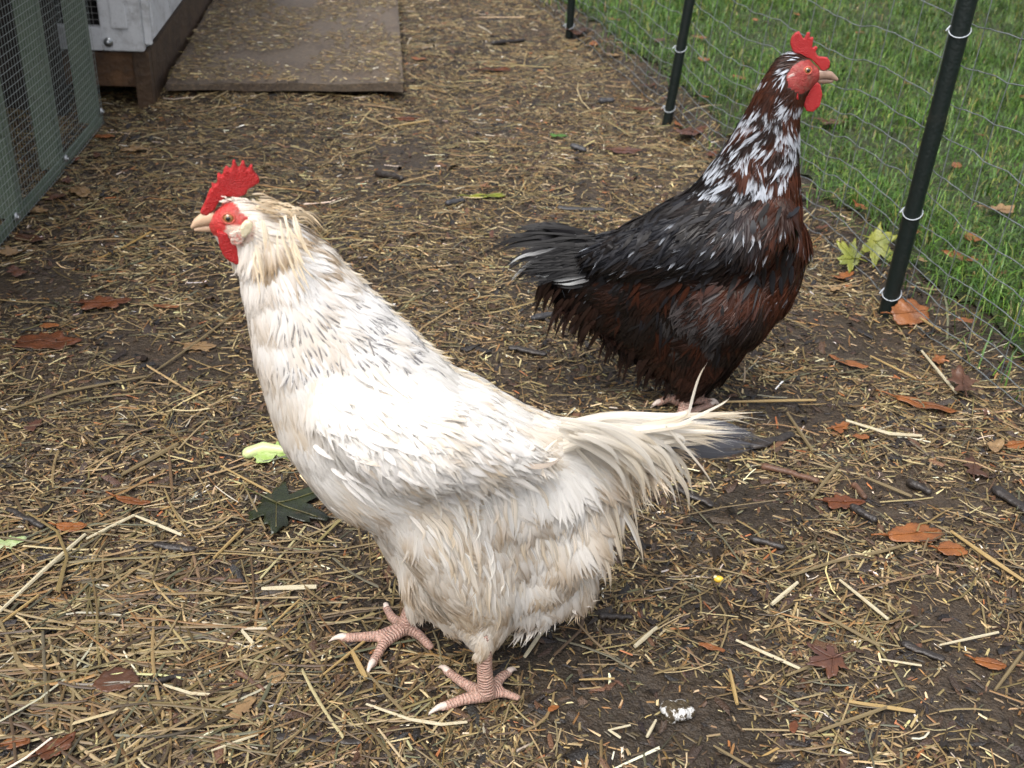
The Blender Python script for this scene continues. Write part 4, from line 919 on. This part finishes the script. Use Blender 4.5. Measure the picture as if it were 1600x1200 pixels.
def leaf(x, y, size_px, rot, kind, m_, label, curl=.25, z=.006, tilt=0, stem=True, grp=None, seed=0, cat='leaf', name='fallen_leaf', lift=0.):
    rr = random.Random(seed+int(x)*7+int(y)); p = G(x, y, z); k = ((p-C_)@F_)/FPX; R = size_px*k*.5
    if kind == 'maple': R *= 1.1
    f1, f2, f3 = rr.uniform(0, 6), rr.uniform(0, 6), rr.uniform(0, 6); na = 72; rings = 6; V = [(0, 0, 0)]; cx, cy = rr.uniform(-1, 1), rr.uniform(-1, 1); ca, sa = math.cos(rot), math.sin(rot)
    for i in range(1, rings+1):
        for j in range(na):
            a = 2*math.pi*j/na; r = SH[kind](a)*i/rings*(1+.07*math.sin(3*a+f1)+.05*math.sin(7*a+f2)+.025*math.sin(23*a+f3)); u, v = r*math.cos(a), r*math.sin(a)
            zz = curl*(.55*(u*cx+v*cy)**2+.5*v*v*abs(cx)-.15*abs(v))+curl*.14*math.sin(u*6+cx*5)*math.cos(v*5+cy*3)+.02*math.sin(a*11)*r*r
            V.append((u, v, zz))
    W_ = []
    for u, v, zz in V:
        X = (u*ca-v*sa)*R; Y = (u*sa+v*ca)*R; Zl = zz*R+tilt*Y+lift
        W_.append((p[0]+X, p[1]+Y, max(float(gh(p[0]+X, p[1]+Y))+z*.3, p[2]+Zl)))
    F = [(0, 1+j, 1+(j+1) % na) for j in range(na)]
    for i in range(rings-1):
        for j in range(na): F.append((1+i*na+j, 1+(i+1)*na+j, 1+(i+1)*na+(j+1) % na, 1+i*na+(j+1) % na))
    o = mk(name, W_, F, m_, None, None, True)
    sm = o.modifiers.new('t', 'SOLIDIFY'); sm.thickness = .0005
    tag(o, label, cat, grp)
    if stem:
        mb = MB(); e = np.array([-ca, -sa, 0]); s0 = np.array(W_[0])+np.array([0, 0, .0008])
        for dr, ln, wv in ([(0, .9, .03), (.95, .7, .02), (-.95, .7, .02)] if kind == 'maple' else [(0, .9, .03)]):
            i0 = int(round((dr % (2*math.pi))/(2*math.pi)*na)) % na
            pts = [np.array(W_[1+i*na+i0])+np.array([0, 0, .0006]) for i in range(rings-1)]; mb.tube([s0]+pts, [.0008]*(len(pts)+1), 5)
        if kind != 'maple':
            i0 = na//2; mb.tube([s0]+[np.array(W_[1+i*na+i0])+np.array([0, 0, .0006]) for i in range(rings)], .0008, 5)
            bb = np.array(W_[1+(rings-1)*na+i0])
        else: bb = s0
        mb.tube([bb, bb+e*R*.35+np.array([0, 0, .003]), bb+e*R*.7+np.array([.002, .003, .001])], [.0012, .001, .001], 5)
        mb.build('stalk', m_ if m_ is not LM['dark'] else LM['olive'], o, True)
    return o
FLT = 'fallen leaves on the run floor'
leaf(1432, 832, 92, .25, 'oval', LM['orange'], 'large orange oval leaf on the mud, low on the right side of the photo', .22)
leaf(1487, 857, 46, .1, 'round', LM['orange'], 'small orange-tan leaf just below the large orange oval leaf', .2)
leaf(1302, 1028, 92, -2.8, 'maple', LM['purple'], 'purple-brown maple leaf lying flat near the lower right', .2, z=.010)
leaf(1325, 566, 62, -.5, 'long', LM['orange'], 'slender orange leaf on the mud below the nearest fence post', .3, stem=False)
leaf(1443, 631, 92, -.35, 'long', LM['orange'], 'long curled pinkish orange leaf by the foot of the fence', .35)
leaf(1313, 667, 42, .5, 'ragged', LM['orange'], 'torn orange leaf piece with a long straw across it', .3)
leaf(1345, 682, 26, 0, 'oval', LM['orange'], 'tiny orange leaf scrap right of the torn orange piece', .3, stem=False)
leaf(1318, 784, 62, .1, 'lobed', LM['red'], 'russet lobed leaf between two dark twigs', .22)
leaf(1522, 730, 58, 1.2, 'ragged', LM['brown'], 'crumpled grey-brown leaf near the right edge', .35)
leaf(1422, 488, 60, .2, 'round', LM['orange'], 'round orange-brown leaf propped beside the nearest fence post', .35, z=.012, tilt=.5)
leaf(1368, 378, 74, -.7, 'maple', LM['yellow'], 'yellow-green maple leaf standing in the fence, the upper of two', .4, z=.03, tilt=.9)
leaf(1333, 404, 60, 2.4, 'maple', LM['yellow'], 'yellow maple leaf below the upper one, against the fence foot', .4, z=.012, tilt=.8)
leaf(1318, 432, 44, .4, 'ragged', LM['orange'], 'orange scrap of leaf under the two yellow maple leaves', .4, stem=False)
leaf(432, 786, 165, -.4, 'maple', LM['dark'], 'wet dark green maple leaf in front of the white hen', .14, z=.0075)
leaf(430, 1060-2, 30, .6, 'round', LM['tan'], 'small tan leaf scrap low in front of the white hen', .2, stem=False)
leaf(70, 533, 96, .1, 'lobed', LM['red'], 'reddish brown lobed leaf at the left, on dark straw', .3)
leaf(160, 472, 70, .3, 'lobed', LM['red'], 'rust-brown leaf in the straw below the mesh run', .35)
leaf(76, 508, 30, .2, 'oval', LM['orange'], 'small bright orange leaf just above the reddish lobed leaf', .2, stem=False)
leaf(126, 298, 52, -.9, 'oval', LM['tan'], 'dry tan curled leaf beside the mesh run', .7, z=.008)
leaf(112, 823, 46, .1, 'oval', LM['orange'], 'orange-brown oval leaf at the lower left edge, under pale straws', .2)
leaf(182, 1062, 66, .2, 'round', LM['brown'], 'brown bark-like round leaf with a pale straw lying across it', .18, stem=False)
leaf(375, 1108, 60, .7, 'ragged', LM['tan'], 'pale tan splintered chip near the bottom', .1, cat='wood chip', name='wood_chip', stem=False)
leaf(86, 1168, 60, .8, 'lobed', LM['red'], 'rust-orange leaf in the bottom left corner', .3)
leaf(22, 1160, 44, .3, 'oval', LM['orange'], 'ochre leaf cut by the left edge at the bottom corner', .2)
leaf(205, 782, 60, -.2, 'long', LM['orange'], 'narrow rust leaf under straw left of the dark green maple leaf', .2)
leaf(52, 664, 40, 1.1, 'ragged', LM['purple'], 'dark red leaf scrap at the left edge among straws', .3, stem=False)
leaf(310, 540, 50, .0, 'lobed', LM['tan'], 'pale tan leaf left of the white hen\'s breast', .2)
leaf(258, 478, 40, .0, 'long', LM['orange'], 'thin orange leaf scrap left of the white hen\'s wattle', .2, stem=False)
leaf(1010, 170, 38, .1, 'oval', LM['red'], 'shiny dark red leaf left of the second fence post', .35)
leaf(1080, 205, 52, .5, 'lobed', LM['purple'], 'crumpled brown leaf at the foot of the second fence post', .7, z=.01)
leaf(872, 211, 32, -.1, 'ragged', LM['green'], 'bright green leaf scrap on the straw between the hens', .3, stem=False)
leaf(760, 305, 60, .3, 'long', LM['yellow'], 'olive yellow leaf between the two hens', .3)
leaf(775, 108, 50, .3, 'long', LM['red'], 'brown curled leaf on the far path', .6, z=.008)
leaf(655, 92, 24, .2, 'oval', LM['orange'], 'small orange leaf right of the chipboard', .4, stem=False)
leaf(905, 50, 46, .6, 'ragged', LM['brown'], 'dry brown leaf beside the farthest fence post', .8, z=.01)
leaf(975, 235, 50, .1, 'lobed', LM['purple'], 'pinkish brown leaf left of the brown hen\'s neck', .3)
leaf(635, 185, 34, .3, 'lobed', LM['red'], 'rusty leaf below the corner of the chipboard', .3)
leaf(1110, 1010, 44, -.3, 'long', LM['orange'], 'curved bright orange leaf sliver low in the middle', .5, stem=False)
leaf(864, 1106, 20, .6, 'oval', LM['orange'], 'tiny orange leaf on bare mud near the bottom', .2, stem=False)
leaf(1548, 1036, 48, -.2, 'oval', LM['orange'], 'glossy ochre leaf with a dark notch at the right edge', .3)
leaf(1240, 1135, 26, 1.2, 'oval', LM['red'], 'small red-brown leaf below the purple-brown maple leaf', .2, stem=False)
leaf(1588, 694, 40, .4, 'oval', LM['orange'], 'orange leaf at the right edge under the fence', .3)
leaf(1505, 600, 80, 1.3, 'ragged', LM['brown'], 'drooping brown leaf hanging at the bottom wire', .5, z=.012)
leaf(100, 250, 44, .5, 'lobed', LM['red'], 'rust leaf against the bottom rail of the run', .6, z=.006)
leaf(163, 212, 30, .2, 'oval', LM['orange'], 'small orange leaf at the end corner of the run', .4)
leaf(45, 372, 50, -.2, 'oval', LM['brown'], 'brown leaf in the litter under the run panel', .4)
sc_ = [(1150, 268), (1170, 330), (1006, 130), (950, 88), (1118, 240), (1290, 350), (1402, 520), (1470, 560), (1545, 640), (1560, 700), (1060, 190), (925, 70), (1300, 455), (60, 330), (150, 240), (30, 420), (110, 280), (85, 310), (20, 395), (180, 300), (215, 235)]
for i, (x, y) in enumerate(sc_):
    under = x < 300
    leaf(x+random.uniform(-6, 6), y+random.uniform(-5, 5), random.uniform(20, 46)*(.75 if y < 200 else 1), random.uniform(0, 6), random.choice(['ragged', 'oval', 'lobed', 'long']), LM[random.choice(['brown', 'red', 'orange', 'purple', 'tan'])],
         'dry leaf scrap caught under the mesh run' if under else 'dry leaf scrap caught along the foot of the fence', .6, z=.007, stem=False, grp='leaf scraps under the run' if under else 'leaf scraps along the fence', seed=i)
GR = 'fallen leaves on the lawn'
lw = [(1300, 190, 52, 'brown', 'ragged'), (1520, 372, 34, 'orange', 'round'), (1500, 400, 52, 'orange', 'lobed'), (1430, 362, 22, 'orange', 'oval'), (1345, 322, 26, 'orange', 'oval'), (1562, 328, 50, 'tan', 'lobed'), (1100, 92, 24, 'orange', 'round'), (1093, 58, 24, 'orange', 'oval'),
      (1030, 62, 26, 'brown', 'oval'), (1155, 120, 26, 'orange', 'oval'), (1345, 50, 24, 'orange', 'oval'), (1245, 22, 18, 'orange', 'oval'), (1510, 500, 30, 'orange', 'oval'), (1495, 258, 30, 'orange', 'oval'), (1530, 210, 14, 'red', 'oval'), (1566, 425, 22, 'red', 'oval'), (1440, 405, 20, 'tan', 'oval'),
      (1230, 335, 26, 'orange', 'oval'), (1320, 182, 14, 'tan', 'oval'), (960, 30, 22, 'orange', 'oval'), (990, 14, 20, 'red', 'oval'), (1420, 130, 16, 'orange', 'oval'), (1600, 150, 24, 'orange', 'oval'), (1180, 30, 16, 'orange', 'oval'), (1100, 150, 16, 'orange', 'oval')]
lab_l = ['crumpled brown leaf on the grass right of the brown hen\'s wattle', 'round orange leaf on the grass, upper of the pair right of the near post', 'lobed orange leaf on the grass, lower of the pair right of the near post',
         'small orange leaf on the grass just right of the near post', 'orange leaf on the grass right of the brown hen\'s breast', 'pinkish tan leaf on the grass at the right edge']
for i, (x, y, s_, c, k_) in enumerate(lw):
    leaf(x, y, s_, i*1.3, k_, LM[c], lab_l[i] if i < 6 else 'small autumn leaf lying scattered in the grass', .4, z=.02, stem=i < 6, grp=GR, seed=i)

# ---- lettuce scrap, corn kernel, dropping
lt = leaf(432, 706, 92, .15, 'ragged', mat('lettuce', (.34, .48, .13), rough=.35, noise=[(60, (.55, .62, .35), .45, .65, .8), (200, (.2, .3, .06), .6, .75, .6)], bump=[(90, .002)], transl=.2), 'pale green lettuce scrap half hidden by the white hen\'s breast', .5, z=.006, stem=False, cat='lettuce', name='lettuce_scrap')
mb = MB(); p0 = G(388, 708, .008); p1 = G(412, 700, .009); p2 = G(448, 704, .007); mb.tube([p0, p1, p2], [.007, .0075, .004], 12, round_ends=True)
mb.build('rib', mat('lettuce_rib', (.52, .62, .28), rough=.35, bump=[(120, .001)]), lt, True)
leaf(10, 848, 60, .1, 'ragged', mat('lettuce_pale', (.36, .46, .2), rough=.4, noise=[(90, (.5, .55, .36), .45, .65, .8)], transl=.2), 'pale green scrap of leaf cut by the left edge', .3, stem=False, cat='lettuce', name='lettuce_scrap')
p = G(1123, 905, .004); mb = MB(); mb.sphere(p, .0048, sc=(1.1, .8, .75), seg=16)
V = mb.V; mb.V = [(v[0], v[1], v[2]) for v in V]; ck = mb.build('corn_kernel', mat('corn', (.75, .48, .05), rough=.25, coat=.5), None, True); tag(ck, 'single yellow corn kernel on the muddy straw', 'corn kernel')
mb = MB(); mb.sphere(p+np.array([-.0035, .001, .0012]), .0022, seg=10); mb.build('germ', mat('corn_germ', (.75, .66, .42), rough=.35), ck, True)
p = G(1058, 1112, .004); mb = MB()
for i in range(9): mb.sphere(p+np.array([random.uniform(-.009, .009), random.uniform(-.008, .008), random.uniform(-.002, .006)]), random.uniform(.005, .009), sc=(1, 1, .8), seg=12)
dr = mb.build('dropping', mat('dropping', (.075, .058, .035), rough=.85, spec=.2, noise=[(90, (.62, .62, .6), .52, .56, 1)], bump=[(150, .006), (500, .002)]), None, True); tag(dr, 'lumpy hen dropping with white flecks on bare mud', 'dropping')

# ---- twigs, bark and stones
M_twig = mat('twig_bark', (.12, .06, .035), rough=.5, noise=[(60, (.05, .03, .02), .42, .62, .8)], bump=[(200, .0015)])
M_twigd = mat('twig_dark', (.022, .018, .016), rough=.42, noise=[(60, (.05, .035, .025), .5, .7, .6)], bump=[(160, .002)])
M_stone = mat('stone_dark', (.035, .035, .038), rough=.45, noise=[(60, (.07, .065, .06), .5, .7, .6)], bump=[(120, .002)])
def twig(x0, y0, x1, y1, rpx, m_, label, cat='twig', name='twig', flat=1):
    a, b_ = G(x0, y0, .002), G(x1, y1, .002); r = rpx*((a-C_)@F_)/FPX; mb = MB(); n_ = 7; rr = random.Random(int(x0+y0)); pts = []
    d = b_-a; s_ = np.array([-d[1], d[0], 0])
    for i in range(n_):
        t = i/(n_-1); q_ = a+d*t+s_*rr.uniform(-.035, .035); q_[2] = max(q_[2], float(gh(q_[0], q_[1])))+r*.7*flat; pts.append(q_)
    mb.tube(pts, [r*rr.uniform(.8, 1.1)*(1-.25*i/n_) for i in range(n_)], 9, round_ends=True)
    c = np.mean(pts, 0)
    if flat < 1: mb.V = [(v[0], v[1], c[2]+(v[2]-c[2])*flat) for v in mb.V]
    return tag(mb.build(name, m_, None, True), label, cat)
twig(1194, 733, 1275, 754, 6, M_twig, 'thick reddish brown twig right of the white hen\'s tail')
twig(1173, 845, 1222, 858, 6, M_twigd, 'short black twig below the reddish twig, right of the white hen')
twig(1332, 796, 1364, 816, 7, M_twigd, 'stubby dark twig touching the russet lobed leaf')
twig(1420, 758, 1450, 772, 7, M_twigd, 'dark stub of wood near the right fence side')
twig(1335, 762, 1350, 780, 6, M_twig, 'short brown stub just above the russet lobed leaf')
twig(290, 908, 376, 910, 5, M_twig, 'wet red-brown stick in front of the white hen\'s feet')
twig(372, 1052, 410, 1080, 5, M_twig, 'brown stick on the straw, left of the far foot', flat=1)
twig(240, 1068, 288, 1058, 5.5, M_twigd, 'black stick beside the bark-like round leaf')
twig(14, 800, 66, 826, 6, M_twigd, 'black charred stick near the left edge')
twig(245, 855, 300, 862, 8, M_twigd, 'crumbly dark lump of bark left of the white hen', 'bark', 'bark_piece', .7)
twig(1180, 700, 1236, 682, 10, M_twigd, 'flat dark bark piece under the tip of the white tail', 'bark', 'bark_piece', .5)
twig(876, 327, 940, 330, 6, M_stone, 'flat dark stone lying on the straw between the hens', 'stone', 'stone', .5)
twig(1060, 765, 1110, 790, 9, M_twigd, 'wide dark piece of bark below the white tail feathers', 'bark', 'bark_piece', .5)
twig(800, 545, 850, 556, 7, M_twigd, 'dark bark crumb behind the white hen\'s back', 'bark', 'bark_piece', .6)
twig(835, 500, 868, 492, 7, M_stone, 'dark stone under the brown hen\'s tail', 'stone', 'stone', .7)
twig(700, 320, 722, 316, 6, M_stone, 'small dark stone above the white hen\'s back', 'stone', 'stone', .8)
twig(896, 232, 912, 238, 7, M_stone, 'roundish grey stone left of the brown hen\'s back', 'stone', 'stone', .8)
twig(940, 162, 956, 160, 6, M_stone, 'black rounded stone on the far path', 'stone', 'stone', .9)
twig(590, 275, 628, 283, 6, M_twigd, 'dark wood stub beyond the white hen\'s neck')
twig(770, 70, 820, 66, 4, M_twigd, 'thin dark stick on the far part of the path')
twig(1415, 1010, 1470, 1030, 8, M_twigd, 'black crumbly bark in the mud at the lower right', 'bark', 'bark_piece', .5)
twig(1560, 770, 1600, 800, 12, M_twigd, 'dark clod of bark at the right edge', 'bark', 'bark_piece', .5)
twig(940, 965, 985, 968, 6, M_twigd, 'black wood stub below the white hen\'s fluff')
twig(440, 1150, 560, 1162, 8, M_twigd, 'long dark sunken strip of bark at the bottom', 'bark', 'bark_piece', .3)

# ---- the straws that stand out
M_pale = mat('pale_straw', (.48, .43, .30), rough=.45, noise=[(120, (.40, .32, .18), .5, .7, .8)])
M_gold = mat('gold_straw', (.34, .24, .10), rough=.42, noise=[(120, (.30, .2, .08), .5, .7, .8)])
M_olive = mat('olive_straw', (.17, .13, .065), rough=.5, noise=[(100, (.15, .11, .06), .45, .7, .8)])
def straw(pts, wpx, m_, label, z=.006, bend=0):
    Q = []
    for x, y in pts: Q.append(G(x, y, z))
    w = wpx*((Q[0]-C_)@F_)/FPX; mb = MB(); P_ = []
    for i in range(len(Q)-1):
        for t in (0, .25, .5, .75): P_.append(Q[i]*(1-t)+Q[i+1]*t)
    P_.append(Q[-1]); n_ = len(P_)
    mb.tube(P_, [w*.5*(1-.35*abs(2*i/n_-1)) for i in range(n_)], 6)
    o = mb.build('straw_stalk', m_, None); c = None
    return tag(o, label, 'straw', 'straw stalks lying on top of the litter')
SL = [([(409, 920), (495, 917)], 9, 'p', 'short wide cream straw left of the white hen\'s far foot'), ([(550, 1017), (572, 1060)], 10, 'g', 'splintered golden chip of straw between the feet and the bottom edge'),
 ([(572, 1050), (636, 1118)], 6, 'o', 'grey straw running from the far foot to the near claw'), ([(572, 1100), (640, 1124), (690, 1132), (730, 1128)], 6, 'p', 'curved pale green-white straw under the near claw'),
 ([(330, 1173), (403, 1147)], 5, 'p', 'white straw near the bottom below the tan chip'), ([(0, 955), (70, 890), (133, 835)], 8, 'p', 'long bright straw rising at the left edge'), ([(0, 975), (60, 930)], 5, 'g', 'short golden straw under the long bright one at the left edge'),
 ([(866, 958), (820, 1026)], 7, 'p', 'white splinter hanging below the hen\'s rear fluff'), ([(1026, 980), (992, 1010)], 8, 'p', 'cream forked splinter right of the white hen\'s fluff'), ([(950, 1141), (985, 1133)], 4, 'p', 'upper arm of the broken white splinter on bare mud'),
 ([(952, 1141), (970, 1153)], 5, 'p', 'lower arm of the broken white splinter on bare mud'), ([(1025, 1125), (1011, 1151)], 6, 'p', 'white splinter left of the lumpy dropping'), ([(1246, 910), (1206, 944)], 8, 'p', 'pale flat straw above the purple-brown maple leaf'),
 ([(1486, 830), (1540, 868), (1600, 908)], 7, 'g', 'long yellow straw right of the large orange leaf'), ([(1322, 657), (1390, 678), (1440, 681)], 6, 'p', 'long pale straw crossing the torn orange leaf'), ([(1235, 900), (1300, 878), (1385, 860), (1418, 850)], 6, 'o', 'long grey-brown straw below the large orange leaf'),
 ([(1312, 906), (1388, 968)], 6, 'p', 'straight pale straw slanting down at the lower right'), ([(1272, 952), (1375, 1010)], 6, 'o', 'stout tan straw above the maple leaf, ending right of it'), ([(1228, 1056), (1308, 1024)], 6, 'o', 'tan straw lying over the purple-brown maple leaf'),
 ([(1376, 1030), (1440, 1040)], 4, 'p', 'thin white straw right of the purple-brown maple leaf'), ([(1468, 1008), (1560, 988)], 5, 'p', 'pale straw above the glossy ochre leaf'), ([(1264, 1148), (1385, 1105)], 7, 'o', 'long pale tan straw near the bottom right'),
 ([(1326, 1096), (1430, 1112)], 7, 'g', 'golden split straw above the long tan one near the bottom right'), ([(1555, 1078), (1598, 1020)], 7, 'o', 'grey straw rising to the right edge below the ochre leaf'), ([(1128, 628), (1275, 625)], 5, 'g', 'long straw behind the white tail'),
 ([(1230, 645), (1270, 705)], 6, 'o', 'olive straw right of the white tail tip'), ([(1268, 778), (1312, 724)], 7, 'o', 'wide pale straw leaning over the reddish twig'), ([(1350, 745), (1425, 776)], 6, 'o', 'grey straw ending at the dark stub on the right'),
 ([(1360, 556), (1432, 592)], 4, 'g', 'thin yellow straw near the slender orange leaf'), ([(1440, 548), (1494, 614)], 5, 'p', 'white straw leaning on the lowest fence wire'), ([(1410, 480), (1470, 517)], 4, 'g', 'pale stalk lying over the round orange-brown leaf'),
 ([(200, 610), (300, 540), (366, 490)], 4, 'o', 'very long thin straw pointing to the white hen\'s breast'), ([(0, 645), (100, 612), (228, 588)], 5, 'o', 'long grey straw left of the hen, nearly level'), ([(190, 742), (278, 694)], 8, 'o', 'broad grey straw left of the pale green lettuce scrap'),
 ([(345, 728), (420, 768), (432, 782)], 4, 'g', 'green-gold stalk of the dark maple leaf'), ([(380, 755), (415, 828)], 4, 'o', 'grey straw lying over the dark green maple leaf'), ([(334, 872), (380, 826)], 6, 'g', 'golden straw splinter left of the white hen\'s belly'),
 ([(135, 842), (210, 805)], 6, 'p', 'bright straw left of the dark maple leaf, below the rust leaf'), ([(212, 806), (284, 836)], 6, 'p', 'bright straw meeting the other one at an angle'), ([(400, 1000), (470, 935)], 4, 'g', 'straight yellow straw left of the far foot'),
 ([(378, 985), (396, 1006)], 7, 'p', 'small thick white splinter left of the far foot'), ([(110, 1180), (118, 1024)], 7, 'o', 'upright grey straw in the lower left corner'), ([(0, 1095), (135, 1108)], 7, 'o', 'brown-grey straw across the lower left corner'),
 ([(0, 970), (32, 1040), (50, 1055)], 8, 'o', 'thick brown straw at the left edge'), ([(165, 1072), (232, 1072)], 4, 'p', 'thin white straw over the round brown leaf'), ([(255, 1070), (300, 1084), (328, 1085)], 6, 'p', 'cream straw right of the black stick near the bottom'),
 ([(500, 1058), (590, 985)], 5, 'g', 'straw from below the far foot toward the bottom left'), ([(1115, 1165), (1175, 1200)], 5, 'o', 'brown straw at the bottom edge right of the dropping'), ([(600, 200), (670, 188)], 4, 'g', 'pale straw below the chipboard corner'),
 ([(905, 1062), (960, 1060)], 4, 'g', 'orange-tan straw on mud below the near thigh'), ([(1140, 1046), (1152, 1100)], 7, 'g', 'short upright tan straw right of the dropping'), ([(1150, 1000), (1250, 1045)], 6, 'p', 'pale straw running toward the purple-brown maple leaf')]
for pts, w, c, lab in SL: straw(pts, w, dict(p=M_pale, g=M_gold, o=M_olive)[c], lab)
